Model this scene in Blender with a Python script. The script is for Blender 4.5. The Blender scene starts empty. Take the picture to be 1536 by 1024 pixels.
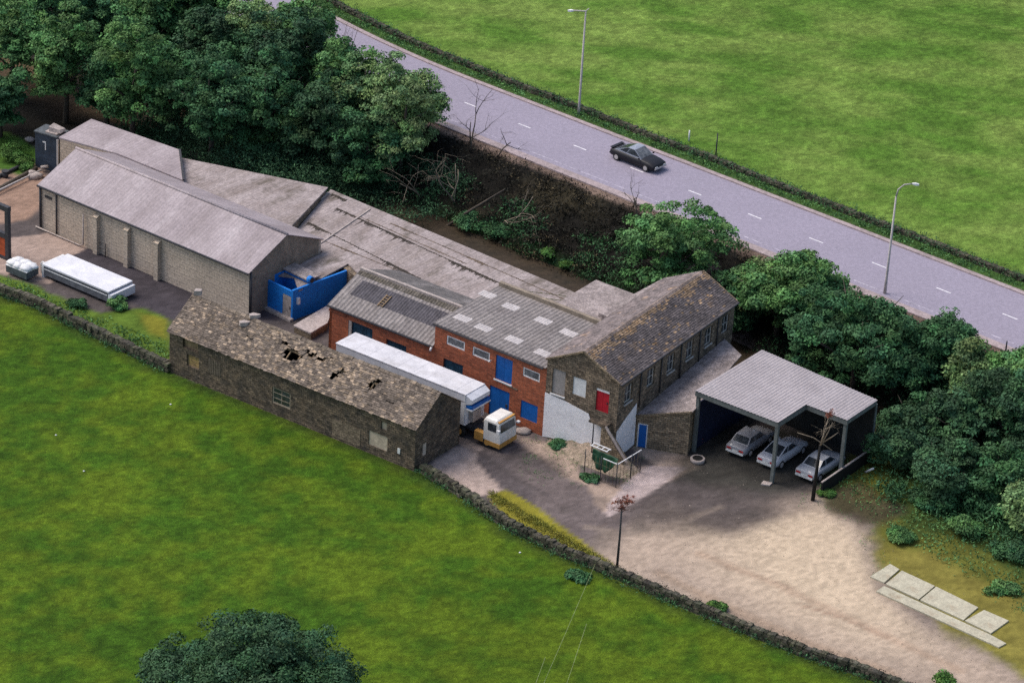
import bpy, math, random
import numpy as np
from mathutils import Vector, Matrix, noise as mnoise
R=math.radians
random.seed(7); RNG=np.random.default_rng(7)
S=bpy.context.scene; COL=S.collection
# ------------------------------------------------------------------ camera
FPX=5000.0; PITCH=R(27); ROLL=R(3.5); CH=109.5
fw=Vector((0,math.cos(PITCH),-math.sin(PITCH))); u0=Vector((0,math.sin(PITCH),math.cos(PITCH))); r0=Vector((1,0,0))
rt=r0*math.cos(ROLL)+u0*math.sin(ROLL); up=-r0*math.sin(ROLL)+u0*math.cos(ROLL)
cam=bpy.data.cameras.new('camera'); co=bpy.data.objects.new('camera',cam); COL.objects.link(co)
m=Matrix((rt,up,-fw)).transposed().to_4x4(); m.translation=Vector((0,0,CH)); co.matrix_world=m
cam.lens=FPX/1536*36; cam.sensor_width=36; cam.clip_start=1; cam.clip_end=6000; S.camera=co
def G(x,y,h=0.0):
    d=fw*FPX+rt*(x-768)+up*(512-y); t=(h-CH)/d.z; return (d.x*t,d.y*t)
# ------------------------------------------------------------------ terrain
RO=Vector(G(955,256,3)); RA=R(-39.2); RE=Vector((math.cos(RA),math.sin(RA))); RN=Vector((-RE.y,RE.x))
def curve(s): return np.where(s<-20,0.0048*(s+20)**2,0.0)     # the road bends away at its far end
def st(x,y):
    dx=x-RO.x; dy=y-RO.y; s=dx*RE.x+dy*RE.y; t=dx*RN.x+dy*RN.y
    return s,t-curve(s)
def road_pt(s,t):
    t=t+float(curve(np.array(float(s)))); return (RO.x+RE.x*s+RN.x*t, RO.y+RE.y*s+RN.y*t)
def sstep(a,b,x):
    k=np.clip((x-a)/(b-a),0,1); return k*k*(3-2*k)
def vnoise(x,y,sc,seed=0):
    X=x/sc+seed*17.3; Y=y/sc-seed*9.1; xi=np.floor(X).astype(np.int64); yi=np.floor(Y).astype(np.int64); fx=X-xi; fy=Y-yi
    def h(a,b):
        n=(a*374761393+b*668265263+seed*1442695) & 0x7fffffff; n=((n^(n>>13))*1274126177)&0x7fffffff; return ((n^(n>>16))&0xffff)/65535.0
    fx=fx*fx*(3-2*fx); fy=fy*fy*(3-2*fy)
    return (h(xi,yi)*(1-fx)+h(xi+1,yi)*fx)*(1-fy)+(h(xi,yi+1)*(1-fx)+h(xi+1,yi+1)*fx)*fy
def fbm(x,y,sc,seed=0,o=4):
    r=0;a=.5
    for i in range(o): r=r+a*vnoise(x,y,sc/2**i,seed+i); a*=.5
    return r/(1-.5**o)
def terr(x,y):
    x=np.asarray(x,float); y=np.asarray(y,float); s,t=st(x,y)
    tt=t+curve(s)*.45
    z=3.0*sstep(-12.5,-5.2,t)+ (np.maximum(t-7,0))*.012
    z=z-1.3*sstep(-18.6,-16.6,tt)*(1-sstep(-13.2,-11,tt))
    b=sstep(-19,-13,tt)*(1-sstep(-6.5,-5.3,t)); z=z+b*(fbm(x,y,2.2,3)-.5)*.9
    z=z+sstep(8.5,10,t)*(fbm(x,y,14,5)-.5)*.8
    return z
def terr1(x,y): return float(terr(np.array(x),np.array(y)))
def GT(px,py):
    d=fw*FPX+rt*(px-768)+up*(512-py); h=0.0
    for i in range(30):
        x,y=G(px,py,h); h=.5*h+.5*terr1(x,y)
    return (x,y,h)
# ------------------------------------------------------------------ materials
def nd(nt,t,**k):
    n=nt.nodes.new(t)
    for a,b in k.items():
        if a in ('operation','blend_type','data_type','attribute_name','feature','wave_type','bands_direction','offset','squash'): setattr(n,a,b)
        else: n.inputs[a.replace('_',' ')].default_value=b
    return n
def c4(c): return (c[0],c[1],c[2],1)
def mix(nt,f,a,b,bt='MIX'):
    n=nt.nodes.new('ShaderNodeMix'); n.data_type='RGBA'; n.blend_type=bt
    for i,v in ((0,f),(6,a),(7,b)):
        if hasattr(v,'links') or isinstance(v,bpy.types.NodeSocket): nt.links.new(v,n.inputs[i])
        else: n.inputs[i].default_value=v if i==0 else c4(v)
    return n.outputs[2]
def ramp(nt,src,a,b):
    n=nt.nodes.new('ShaderNodeMapRange'); n.inputs[1].default_value=a; n.inputs[2].default_value=b; nt.links.new(src,n.inputs[0]); return n.outputs[0]
MATS={}
def M(name,c1,c2=None,scale=1.0,micro=14,mamt=.35,rough=.85,bump=.25,bd=.03,pat=None,stains=(),tint=True,metal=0,spec=.35,coat=0,colattr=False,alpha=None):
    """pat: ('brick',w,h,mortar,mix) / ('corr',period,depth) on metre UVs ; stains: (colour,scale,lo,hi,stretch_u,stretch_v,amount)"""
    if name in MATS: return MATS[name]
    mt=bpy.data.materials.new(name); mt.use_nodes=True; nt=mt.node_tree; L=nt.links; bs=nt.nodes['Principled BSDF']
    bs.inputs['Roughness'].default_value=rough; bs.inputs['Metallic'].default_value=metal; bs.inputs['Specular IOR Level'].default_value=spec; bs.inputs['Coat Weight'].default_value=coat
    tc=nt.nodes.new('ShaderNodeTexCoord'); obj=tc.outputs['Object']; uv=nt.nodes.new('ShaderNodeUVMap').outputs[0]
    def noise(vec,sc,det=4,ro=.6):
        n=nd(nt,'ShaderNodeTexNoise',Scale=sc,Detail=det,Roughness=ro); L.new(vec,n.inputs['Vector']); return n.outputs['Fac']
    c2=c2 or tuple(x*.75 for x in c1)
    col=mix(nt,ramp(nt,noise(obj,scale),.35,.65),c1,c2)
    hgt=None
    if colattr:
        a=nd(nt,'ShaderNodeAttribute',attribute_name='col'); col=a.outputs['Color']
    if pat and pat[0]=='brick':
        _,w,h,mo,mx=pat
        dn=nd(nt,'ShaderNodeTexNoise',Scale=2.5,Detail=2.0); L.new(uv,dn.inputs['Vector'])
        va=nt.nodes.new('ShaderNodeVectorMath'); va.operation='MULTIPLY_ADD'; L.new(dn.outputs['Color'],va.inputs[0]); va.inputs[1].default_value=(h*.5*(mx>.5),h*.5*(mx>.5),0); L.new(uv,va.inputs[2])
        b=nd(nt,'ShaderNodeTexBrick',Scale=1.0,Mortar_Size=h*.09,Mortar_Smooth=.3,Bias=0.0,Brick_Width=w,Row_Height=h); L.new(va.outputs[0],b.inputs['Vector'])
        b.inputs['Color1'].default_value=(.45,.45,.45,1); b.inputs['Color2'].default_value=(1.35,1.35,1.35,1); b.inputs['Mortar'].default_value=(.8,.8,.8,1)
        bc=mix(nt,mx,(1,1,1),b.outputs['Color']); col=mix(nt,1.0,col,bc,'MULTIPLY')
        col=mix(nt,b.outputs['Fac'],col,mo); hgt=b.outputs['Color']
    if pat and pat[0]=='corr':
        w=nd(nt,'ShaderNodeTexWave',Scale=.314/pat[1],Distortion=.15,Detail=1.0,Detail_Scale=3.0,bands_direction='X'); L.new(uv,w.inputs['Vector'])
        hgt=w.outputs['Fac']; col=mix(nt,pat[2],col,mix(nt,hgt,(.55,.55,.55),(1.1,1.1,1.1)),'MULTIPLY')  # rib shading painted into the colour: grooves darker, crests lighter
    for (sc_,s,lo,hi,su,sv,am) in stains:
        mp=nt.nodes.new('ShaderNodeMapping'); L.new(uv,mp.inputs[0]); mp.inputs['Scale'].default_value=(su,sv,1)
        f=ramp(nt,noise(mp.outputs[0],s,6,.65),lo,hi)
        k=nd(nt,'ShaderNodeMath',operation='MULTIPLY'); L.new(f,k.inputs[0]); k.inputs[1].default_value=am
        col=mix(nt,k.outputs[0],col,sc_)
    mn=noise(obj,micro,3,.75); mc=mix(nt,ramp(nt,mn,.32,.68),(1-mamt,)*3,(1+mamt,)*3); col=mix(nt,1.0,col,mc,'MULTIPLY')
    m2_=noise(obj,micro*.33,2,.6); mc=mix(nt,ramp(nt,m2_,.35,.65),(1-mamt*.6,)*3,(1+mamt*.6,)*3); col=mix(nt,1.0,col,mc,'MULTIPLY')
    if tint:
        a=nd(nt,'ShaderNodeAttribute',attribute_name='tint'); col=mix(nt,1.0,col,a.outputs['Color'],'MULTIPLY')
    L.new(col,bs.inputs['Base Color'])
    if bump>0:
        bp=nd(nt,'ShaderNodeBump',Strength=bump,Distance=bd); L.new(mn,bp.inputs['Height']); L.new(bp.outputs[0],bs.inputs['Normal'])
        if hgt is not None:
            b2=nd(nt,'ShaderNodeBump',Strength=min(1,bump*2),Distance=bd*1.5); L.new(hgt,b2.inputs['Height']); L.new(bp.outputs[0],b2.inputs['Normal']); L.new(b2.outputs[0],bs.inputs['Normal'])
    MATS[name]=mt; return mt
# ------------------------------------------------------------------ mesh builder
class MB:
    def __init__(s): s.v=[]; s.f=[]; s.m=[]; s.t=[]; s.sm=[]
    def add(s,vs,fs,mi=0,t=(1,1,1),smooth=False):
        o=len(s.v); s.v+= [tuple(v) for v in vs]
        for f in fs: s.f.append([o+i for i in f]); s.m.append(mi); s.t.append(t); s.sm.append(smooth)
        return s
    def box(s,x0,x1,y0,y1,z0,z1,mi=0,t=(1,1,1)):
        return s.add([(x0,y0,z0),(x1,y0,z0),(x1,y1,z0),(x0,y1,z0),(x0,y0,z1),(x1,y0,z1),(x1,y1,z1),(x0,y1,z1)],
            [(0,3,2,1),(4,5,6,7),(0,1,5,4),(1,2,6,5),(2,3,7,6),(3,0,4,7)],mi,t)
    def prism(s,pts,z0,z1,mi=0,t=(1,1,1)):
        """pts: list of (x,y) or (x,y,ztop), counter-clockwise"""
        n=len(pts); a=[(p[0],p[1],z0) for p in pts]; b=[(p[0],p[1],p[2] if len(p)>2 else z1) for p in pts]
        return s.add(a+b,[tuple(range(n-1,-1,-1)),tuple(range(n,2*n))]+[(i,(i+1)%n,n+(i+1)%n,n+i) for i in range(n)],mi,t)
    def slab(s,pts,th,mi=0,t=(1,1,1)):
        """pts 3-D polygon (ccw from above), thickened downward"""
        n=len(pts); a=[(p[0],p[1],p[2]-th) for p in pts]
        return s.add(a+list(pts),[tuple(range(n-1,-1,-1)),tuple(range(n,2*n))]+[(i,(i+1)%n,n+(i+1)%n,n+i) for i in range(n)],mi,t)
    def bar(s,p,q,w,h,mi=0,t=(1,1,1)):
        p=Vector(p);q=Vector(q);d=(q-p).normalized(); a=d.cross(Vector((0,0,1)))
        if a.length<.01: a=Vector((1,0,0))
        a.normalize(); b=a.cross(d).normalized(); vs=[]
        for c in (p,q):
            for i,j in ((-1,-1),(1,-1),(1,1),(-1,1)): vs.append(c+a*w/2*i+b*h/2*j)
        return s.add(vs,[(0,1,2,3),(7,6,5,4),(0,4,5,1),(1,5,6,2),(2,6,7,3),(3,7,4,0)],mi,t)
    def tube(s,pts,rads,n=7,mi=0,t=(1,1,1),cap=True):
        pts=[Vector(p) for p in pts]; rings=[]; o=len(s.v); prev=None
        for i,p in enumerate(pts):
            d=(pts[min(i+1,len(pts)-1)]-pts[max(i-1,0)]).normalized()
            a=prev if prev is not None else (Vector((0,0,1)) if abs(d.z)<.9 else Vector((1,0,0)))
            a=(a-d*a.dot(d)).normalized(); prev=a; b=d.cross(a)
            r=rads[i] if hasattr(rads,'__len__') else rads
            for k in range(n): an=2*math.pi*k/n; s.v.append(tuple(p+(a*math.cos(an)+b*math.sin(an))*r))
        fs=[]
        for i in range(len(pts)-1):
            for k in range(n): fs.append((o+i*n+k,o+i*n+(k+1)%n,o+(i+1)*n+(k+1)%n,o+(i+1)*n+k))
        if cap: fs+= [tuple(o+k for k in range(n-1,-1,-1)),tuple(o+(len(pts)-1)*n+k for k in range(n))]
        for f in fs: s.f.append(list(f)); s.m.append(mi); s.t.append(t); s.sm.append(len(f)==4)
        return s
    def wall(s,P0,ang,length,z0,z1,th,ops=(),mi=0,z1b=None):
        """wall from P0 along ang; outside face on the right-hand side of the direction; ops: (s0,s1,z0,z1). z1b: height at the far end"""
        T=Vector((math.cos(ang),math.sin(ang),0)); N=Vector((-T.y,T.x,0)); P0=Vector((P0[0],P0[1],0))
        def top(x): return z1 if z1b is None else z1+(z1b-z1)*x/length
        xs=sorted({0,length}|{o[i] for o in ops for i in (0,1)}); zs=sorted({z0}|{o[i] for o in ops for i in (2,3)})+[None]
        def p(x,d,z): q=P0+T*x+N*d; return (q.x,q.y,top(x) if z is None else z)
        for i in range(len(xs)-1):
            for j in range(len(zs)-1):
                a,b,c,d=xs[i],xs[i+1],zs[j],zs[j+1]; cx=(a+b)/2; cz=c+.01
                if any(o[0]<cx<o[1] and o[2]<=cz<o[3] for o in ops): continue
                s.add([p(a,0,c),p(b,0,c),p(b,0,d),p(a,0,d)],[(0,1,2,3)],mi); s.add([p(a,th,c),p(b,th,c),p(b,th,d),p(a,th,d)],[(3,2,1,0)],mi)
        for o in ops:
            a,b,c,d=o
            q=[p(a,0,c),p(b,0,c),p(b,0,d),p(a,0,d)]; r=[p(a,th,c),p(b,th,c),p(b,th,d),p(a,th,d)]
            s.add(q+r,[(0,4,5,1),(1,5,6,2),(2,6,7,3),(3,7,4,0)],mi)
        q=[p(0,0,z0),p(length,0,z0),p(length,0,None),p(0,0,None)]; r=[p(0,th,z0),p(length,th,z0),p(length,th,None),p(0,th,None)]
        s.add(q+r,[(1,5,6,2),(2,6,7,3),(4,0,3,7)],mi)
        return s
    def build(s,name,mats,parent=None,smooth=False):
        me=bpy.data.meshes.new(name); me.from_pydata(s.v,[],s.f); me.update()
        if not isinstance(mats,(list,tuple)): mats=[mats]
        for x in mats: me.materials.append(x)
        me.polygons.foreach_set('material_index',s.m)
        me.polygons.foreach_set('use_smooth',[smooth or x for x in s.sm])
        uvl=me.uv_layers.new(name='UVMap'); at=me.attributes.new('tint','FLOAT_COLOR','CORNER')
        uvs=np.zeros((len(me.loops),2),np.float32); tn=np.ones((len(me.loops),4),np.float32); V=s.v
        for p in me.polygons:
            n=p.normal
            if abs(n.z)<.6:
                l=math.hypot(n.x,n.y) or 1; h=(-n.y/l,n.x/l)
                for li in p.loop_indices:
                    q=V[me.loops[li].vertex_index]; uvs[li]=(q[0]*h[0]+q[1]*h[1],q[2])
            elif abs(n.z)<.999:
                l=math.hypot(n.x,n.y); h=(-n.y/l,n.x/l); g=(n.x/l,n.y/l)
                for li in p.loop_indices:
                    q=V[me.loops[li].vertex_index]; uvs[li]=(q[0]*h[0]+q[1]*h[1],-(q[0]*g[0]+q[1]*g[1])/abs(n.z))
            else:
                for li in p.loop_indices:
                    q=V[me.loops[li].vertex_index]; uvs[li]=(q[0],q[1])
            tn[p.loop_start:p.loop_start+p.loop_total,:3]=s.t[p.index]
        me.uv_layers['UVMap'].data.foreach_set('uv',uvs.ravel()); me.attributes['tint'].data.foreach_set('color',tn.ravel())
        o=bpy.data.objects.new(name,me); COL.objects.link(o)
        if parent: o.parent=parent
        return o
def tag(o,label=None,cat=None,group=None,kind=None):
    for k,v in (('label',label),('category',cat),('group',group),('kind',kind)):
        if v: o[k]=v
    return o
def thing(name,label,cat,loc=(0,0,0),ang=0,group=None):
    o=bpy.data.objects.new(name,None); COL.objects.link(o); o.empty_display_size=.5
    o.location=loc; o.rotation_euler=(0,0,ang); return tag(o,label,cat,group)
def loc_of(o,x,y):
    """world xy to a thing's local xy"""
    dx=x-o.location.x; dy=y-o.location.y; a=o.rotation_euler.z; return (dx*math.cos(a)+dy*math.sin(a),-dx*math.sin(a)+dy*math.cos(a))
def copy_tree(o,parent=None):
    c=o.copy(); COL.objects.link(c)
    if parent: c.parent=parent
    for ch in list(o.children): copy_tree(ch,c)
    return c
# ------------------------------------------------------------------ palette
m_stone=M('barn_stone',(.20,.145,.095),(.09,.072,.055),1.3,9,.4,pat=('brick',.36,.17,(.035,.03,.024),.8),bump=.6,bd=.05,stains=[((.035,.032,.028),.5,.5,.7,1,1.6,.7)])
m_stone2=M('mill_stone',(.29,.215,.145),(.14,.11,.078),1.1,9,.4,pat=('brick',.34,.17,(.05,.042,.034),.8),bump=.6,bd=.05,stains=[((.05,.045,.04),.6,.5,.75,1,1,.6)])
m_stone3=M('leanto_stone',(.34,.25,.155),(.22,.17,.115),1.4,10,.35,pat=('brick',.34,.16,(.06,.05,.04),.8),bump=.5,bd=.04)
m_brick=M('red_brick',(.41,.115,.05),(.30,.082,.04),.8,10,.25,pat=('brick',.45,.16,(.22,.10,.065),.5),bump=.3,stains=[((.12,.05,.035),.45,.55,.8,1,1,.5)])
m_render=M('grey_render_wall',(.54,.44,.34),(.46,.375,.29),.5,12,.22,pat=('brick',.5,.24,(.33,.275,.225),.12),bump=.3,stains=[((.12,.105,.09),.35,.55,.8,2,.7,.5)])
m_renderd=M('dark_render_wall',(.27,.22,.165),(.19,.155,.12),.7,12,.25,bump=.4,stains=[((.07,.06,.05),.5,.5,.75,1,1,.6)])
m_white=M('whitewash',(.86,.84,.84),(.76,.74,.74),1.2,9,.08,bump=.5,bd=.05,stains=[((.28,.24,.19),1.0,.60,.74,1,1,.7)])
m_trim=M('white_paint',(.75,.75,.74),(.62,.62,.62),3,20,.12,rough=.6,bump=.1)
m_dark=M('dark_metal',(.05,.05,.055),(.035,.035,.04),3,15,.25,rough=.6,bump=.1)
m_blue=M('blue_render',(.008,.21,.66),(.006,.17,.56),.9,14,.15,rough=.6,bump=.2,pat=('brick',.46,.18,(.008,.08,.32),.12),stains=[((.03,.07,.16),1.2,.62,.8,1,1,.5)])
m_bdoor=M('blue_door_paint',(.010,.12,.42),(.008,.10,.36),1.2,14,.12,rough=.5,bump=.12)
m_teal=M('dark_teal_boarding',(.018,.06,.10),(.012,.038,.065),1.5,8,.4,rough=.45,bump=.15)
m_red=M('red_door_paint',(.50,.015,.03),(.42,.012,.025),1.5,10,.12,rough=.5,bump=.1)
m_glass=M('window_glass',(.045,.055,.065),(.02,.025,.03),2,5,.4,rough=.12,bump=0,spec=.8)
m_glass2=M('pale_glass',(.17,.175,.18),(.08,.085,.09),3,5,.3,rough=.3,bump=0,spec=.6)
m_corrA=M('grey_sheet_roof',(.36,.31,.32),(.29,.245,.255),.35,9,.16,rough=.75,pat=('corr',.32,.16),bump=.3,bd=.01,stains=[((.20,.165,.165),.45,.45,.75,1.3,.18,.8),((.50,.45,.46),.4,.52,.75,1.2,.22,.6),((.13,.11,.10),.9,.6,.75,1,.3,.5)])
m_corrB=M('weathered_sheet_roof',(.34,.29,.28),(.27,.225,.215),.4,9,.26,rough=.8,pat=('corr',.3,.08),bump=.4,bd=.01,stains=[((.17,.135,.115),.6,.43,.68,1.3,.3,.85),((.46,.40,.39),.5,.5,.72,1,.3,.5),((.075,.062,.042),.55,.55,.70,1,.45,.85)])
m_corrD=M('ribbed_grey_roof',(.24,.215,.205),(.18,.16,.155),.5,8,.3,rough=.8,pat=('corr',.34,.55),bump=.6,bd=.03,stains=[((.12,.10,.085),.5,.5,.75,1,.3,.6)])
m_corrH=M('carport_sheet',(.36,.325,.33),(.30,.27,.275),.4,9,.12,rough=.7,bump=.2,stains=[((.30,.27,.28),.4,.5,.8,1,.2,.6)])
m_roofstrip=M('translucent_strip',(.085,.078,.088),(.06,.055,.063),1,8,.35,rough=.85,pat=('corr',.24,.4),bump=.4)
m_skyl=M('skylight_sheet',(.50,.46,.44),(.43,.39,.38),1.5,8,.18,rough=.45,pat=('corr',.22,.2),bump=.3)
m_moss=M('moss',(.028,.022,.018),(.05,.04,.03),2,10,.5,rough=1,bump=.5)
m_slate=M('stone_slate',(.155,.135,.12),(.11,.098,.09),1.2,7,.35,rough=.9,bump=.5,bd=.03,stains=[((.32,.24,.16),.9,.60,.72,1,1,.7)])
m_slate2=M('mill_slate',(.105,.093,.095),(.075,.068,.07),.8,7,.35,rough=.85,bump=.5,bd=.03,stains=[((.30,.20,.10),.55,.58,.7,1,1,.6)])
m_ledge=M('pale_felt_roof',(.42,.36,.34),(.35,.30,.28),.8,9,.25,rough=.9,bump=.4,stains=[((.16,.12,.10),.8,.56,.7,1,1,.7)])
m_grit=M('grit_felt_roof',(.33,.28,.265),(.25,.21,.2),.8,7,.4,rough=.95,bump=.8,bd=.05,stains=[((.14,.115,.10),.6,.5,.7,1,1,.6)])
m_wood=M('old_timber',(.30,.21,.12),(.20,.14,.085),3,12,.3,bump=.3)
m_steel=M('dull_steel',(.10,.115,.125),(.07,.08,.088),2,10,.3,rough=.6,bump=.15)
m_bark=M('bark',(.10,.08,.06),(.06,.05,.04),4,20,.4,bump=.5)
m_deadbark=M('dead_bark',(.27,.22,.16),(.17,.14,.105),4,20,.3,bump=.4)
m_conc=M('concrete',(.40,.34,.31),(.32,.275,.25),.9,9,.25,bump=.3,stains=[((.22,.18,.15),.6,.55,.75,1,1,.6)])
m_wallst=M('field_wall_stone',(.085,.075,.058),(.04,.042,.028),2.5,9,.5,bump=.8,bd=.05,stains=[((.04,.06,.02),.9,.5,.7,1,1,.6)])
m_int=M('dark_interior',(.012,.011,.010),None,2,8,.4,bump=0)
m_rubber=M('tyre_rubber',(.02,.02,.02),None,5,20,.2,bump=.1)
m_lamp=M('lamp_concrete',(.48,.44,.42),(.40,.37,.35),2,12,.15,bump=.1)
m_redlens=M('red_lens',(.45,.03,.03),None,5,10,.1,rough=.3,bump=0)
m_whitelens=M('clear_lens',(.75,.75,.72),None,5,10,.1,rough=.2,bump=0)
def leafmat(name,c1,c2):
    mt=M(name,c1,c2,.6,3,.25,rough=.75,bump=0,spec=.2); return mt
m_leafD=leafmat('dark_green_leaves',(.058,.145,.052),(.040,.11,.048))
m_leafM=leafmat('mid_green_leaves',(.105,.22,.066),(.075,.175,.06))
m_leafL=leafmat('light_green_leaves',(.17,.26,.10),(.12,.21,.08))
m_leafB=leafmat('blue_green_leaves',(.046,.108,.046),(.033,.082,.038))
m_leafY=leafmat('bright_green_leaves',(.075,.16,.03),(.055,.13,.03))
m_leafR=leafmat('rusty_dead_leaves',(.20,.07,.045),(.14,.05,.035))
m_scrub=leafmat('dark_scrub',(.021,.018,.012),(.012,.013,.009))
# ------------------------------------------------------------------ ground sheet
def sd(poly,X,Y):
    P=np.array(poly,float); d=np.full(X.shape,1e9); ins=np.zeros(X.shape,bool)
    for i in range(len(P)):
        a=P[i]; b=P[(i+1)%len(P)]; e=b-a; wx=X-a[0]; wy=Y-a[1]
        k=np.clip((wx*e[0]+wy*e[1])/(e@e+1e-9),0,1); d=np.minimum(d,(wx-k*e[0])**2+(wy-k*e[1])**2)
        c=((a[1]>Y)!=(b[1]>Y))&(X<(b[0]-a[0])*(Y-a[1])/((b[1]-a[1])+1e-12)+a[0]); ins^=c
    d=np.sqrt(d); return np.where(ins,d,-d)
def pg(pts,h=0): return [G(x,y,h) for x,y in pts]
wall1_px=[(-60,405),(0,440),(60,462),(130,497),(200,532),(253,557)]
wall2_px=[(632,706),(700,748),(760,790),(840,830),(922,864),(1000,898),(1100,940),(1200,980),(1300,1014),(1400,1055),(1500,1100)]
field_poly=pg(wall1_px+[(618,700)]+wall2_px+[(1600,1150),(1600,1500),(-400,1500),(-400,405)])
NX,NY=330,460
gx=np.linspace(-52,52,NX); gy=np.linspace(158,302,NY); X,Y=np.meshgrid(gx,gy); Z=terr(X,Y); SS,TT=st(X,Y); TC=TT+curve(SS)*.45
wob=(fbm(X,Y,1.6,11)-.5); wob2=(fbm(X,Y,6,12)-.5)
def C(*c): return np.array(c,float)
def lay(col,mask,c):
    mask=mask[...,None]; return col*(1-mask)+np.asarray(c)*mask
base=np.zeros(X.shape+(3,))+C(.06,.09,.025)
n1=fbm(X,Y,5,21)[...,None]; n2=fbm(X,Y,1.3,22)[...,None]; n3=fbm(X,Y,13,23)[...,None]; n0=RNG.random(X.shape)[...,None]
# near field
ggr=C(.030,.078,.006)*(1-n1)+C(.105,.135,.008)*n1
k=np.clip((n1*.45+n2*.55-.5)*4.0+.5,0,1); near=C(.032,.080,.006)*(1-k)+C(.098,.134,.009)*k
near=C(.062,.104,.008)*.32+near*.68; near=near*C(.93,1.02,.95)*(.88+.24*n3)*(.66+.68*fbm(X,Y,.55,41,2)[...,None])
k2=np.clip((fbm(X*.6+Y*.45,Y*1.5,4,31)[...,None]*.6+n1*.4-.5)*3.5+.5,0,1)
far=C(.075,.155,.020)*(1-k2)+C(.15,.225,.045)*k2; far=far*(.8+.4*n2)*(.7+.6*fbm(X,Y,.6,42,2)[...,None])
dist=np.clip((TT-10)/60,0,1)[...,None]; far=far*(1-dist*.12)
# yard
m_near=sstep(-.2,.2,sd(field_poly,X,Y)+wob*.5)
yard=np.zeros_like(base)+C(.085,.072,.070); yard=yard*(.75+.5*n2)
grav=C(.37,.29,.225)*(.92+.10*n1+.06*n2)
gpoly=pg([(880,905),(860,860),(930,800),(1010,770),(1090,790),(1150,770),(1230,745),(1300,785),(1320,830),(1335,885),(1400,935),(1560,1020),(1560,1090),(1300,1012),(1100,938)])
yard=lay(yard,sstep(-2.8,3.2,sd(gpoly,X,Y)+wob*1.6+wob2*3),grav)
for pts,cc,soft in [([(700,660),(745,640),(850,660),(880,690),(905,722),(985,735),(930,800),(900,790),(860,830),(800,790),(740,745)],(.135,.11,.105),.8),
    ([(650,690),(705,665),(760,690),(800,740),(790,790),(735,742),(700,745)],(.095,.08,.08),.6)]:
    yard=lay(yard,sstep(-soft,soft,sd(pg(pts),X,Y)+wob*1.2),C(*cc)*(.8+.4*n2))
yard=lay(yard,sstep(-.15,.15,sd(pg([(640,700),(700,662),(728,672),(712,690),(752,735),(735,742),(700,748)]),X,Y)+wob*.7),C(.37,.29,.25)*(.7+.6*n2))
yard=lay(yard,sstep(-.25,.25,sd(pg([(776,655),(815,660),(870,690),(862,712),(925,728),(968,700),(1030,690),(1055,700),(960,740),(905,770),(880,730),(835,705),(790,672)]),X,Y)+wob*.9),C(.33,.25,.20)*(.7+.6*n2))
yard=lay(yard,sstep(-.1,.1,sd(pg([(938,722),(968,700),(1050,690),(965,745),(912,775),(905,770)]),X,Y)+wob*.3),C(.42,.34,.32)*(.85+.3*n2))
yard=lay(yard,sstep(-.2,.2,sd(pg([(968,648),(1033,684),(1058,692),(1040,700),(985,700),(940,665)]),X,Y)+wob*.4),C(.38,.29,.23)*(.8+.4*n2))
yard=lay(yard,.7*sstep(-.4,.4,sd(pg([(770,668),(830,690),(850,708),(830,712),(760,690)]),X,Y)+wob*.6),C(.07,.06,.06))
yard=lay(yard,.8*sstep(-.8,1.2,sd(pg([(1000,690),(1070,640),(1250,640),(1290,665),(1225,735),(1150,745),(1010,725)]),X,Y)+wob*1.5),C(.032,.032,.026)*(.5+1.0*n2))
yard=lay(yard,.75*sstep(-1.5,1.5,sd(pg([(1000,735),(1100,735),(1190,775),(1120,800),(1010,800),(930,775)]),X,Y)+wob*2.5),C(.085,.07,.065)*(.6+.8*n2))
# left yard patches
yard=lay(yard,sstep(-.15,.15,sd(pg([(60,352),(105,338),(175,358),(75,425),(-60,400),(-60,365)]),X,Y)+wob*.4),C(.33,.25,.21)*(.85+.3*n2))
yard=lay(yard,sstep(-.1,.1,sd(pg([(80,395),(180,350),(440,480),(250,480)]),X,Y)+wob*.2),C(.055,.048,.055)*(.7+.6*n2))
yard=lay(yard,sstep(-.3,.3,sd(pg([(-80,250),(20,222),(60,240),(75,300),(40,330),(-80,345)]),X,Y)+wob*.8),C(.27,.18,.135)*(.8+.4*n2))
grn=C(.06,.13,.02)*(.6+.8*n2); yel=C(.21,.19,.025)*(.7+.6*n2); olive=C(.155,.135,.030)*(.6+.8*n2)
yard=lay(yard,sstep(-.2,.2,sd(pg([(-80,385),(20,418),(60,432),(150,470),(215,462),(256,478),(256,565),(130,500),(0,445),(-80,410)]),X,Y)+wob*.8),C(.085,.14,.02)*(.6+.8*n2))
yard=lay(yard,.8*sstep(-.3,.5,sd(pg([(205,468),(253,478),(253,510),(225,500)]),X,Y)+wob*.8),yel)
yard=lay(yard,sstep(-.12,.12,sd(pg([(733,742),(760,734),(800,757),(850,793),(935,862),(915,862),(840,828),(760,782)]),X,Y)+wob*.35),yel)
yard=lay(yard,sstep(-.5,.9,sd(pg([(1222,738),(1290,672),(1330,600),(1700,600),(1700,1100),(1520,1010),(1400,925),(1340,880),(1310,830),(1300,790)]),X,Y)+wob*2.2),C(.11,.115,.022)*(.6+.8*n2))
yard=lay(yard,sstep(-1.2,1.2,sd(pg([(1300,805),(1400,830),(1536,900),(1700,1000),(1700,1100),(1530,1010),(1400,920),(1345,880)]),X,Y)+wob*3),olive*1.15)
yard=lay(yard,.85*sstep(-.8,.8,sd(pg([(1345,800),(1420,800),(1560,880),(1560,720),(1400,690),(1330,710)]),X,Y)+wob*3),C(.028,.05,.012)*(.5+n2))
yard=lay(yard,.8*sstep(-.5,.5,sd(pg([(1300,700),(1330,720),(1318,755),(1282,748)]),X,Y)+wob),yel)
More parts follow.
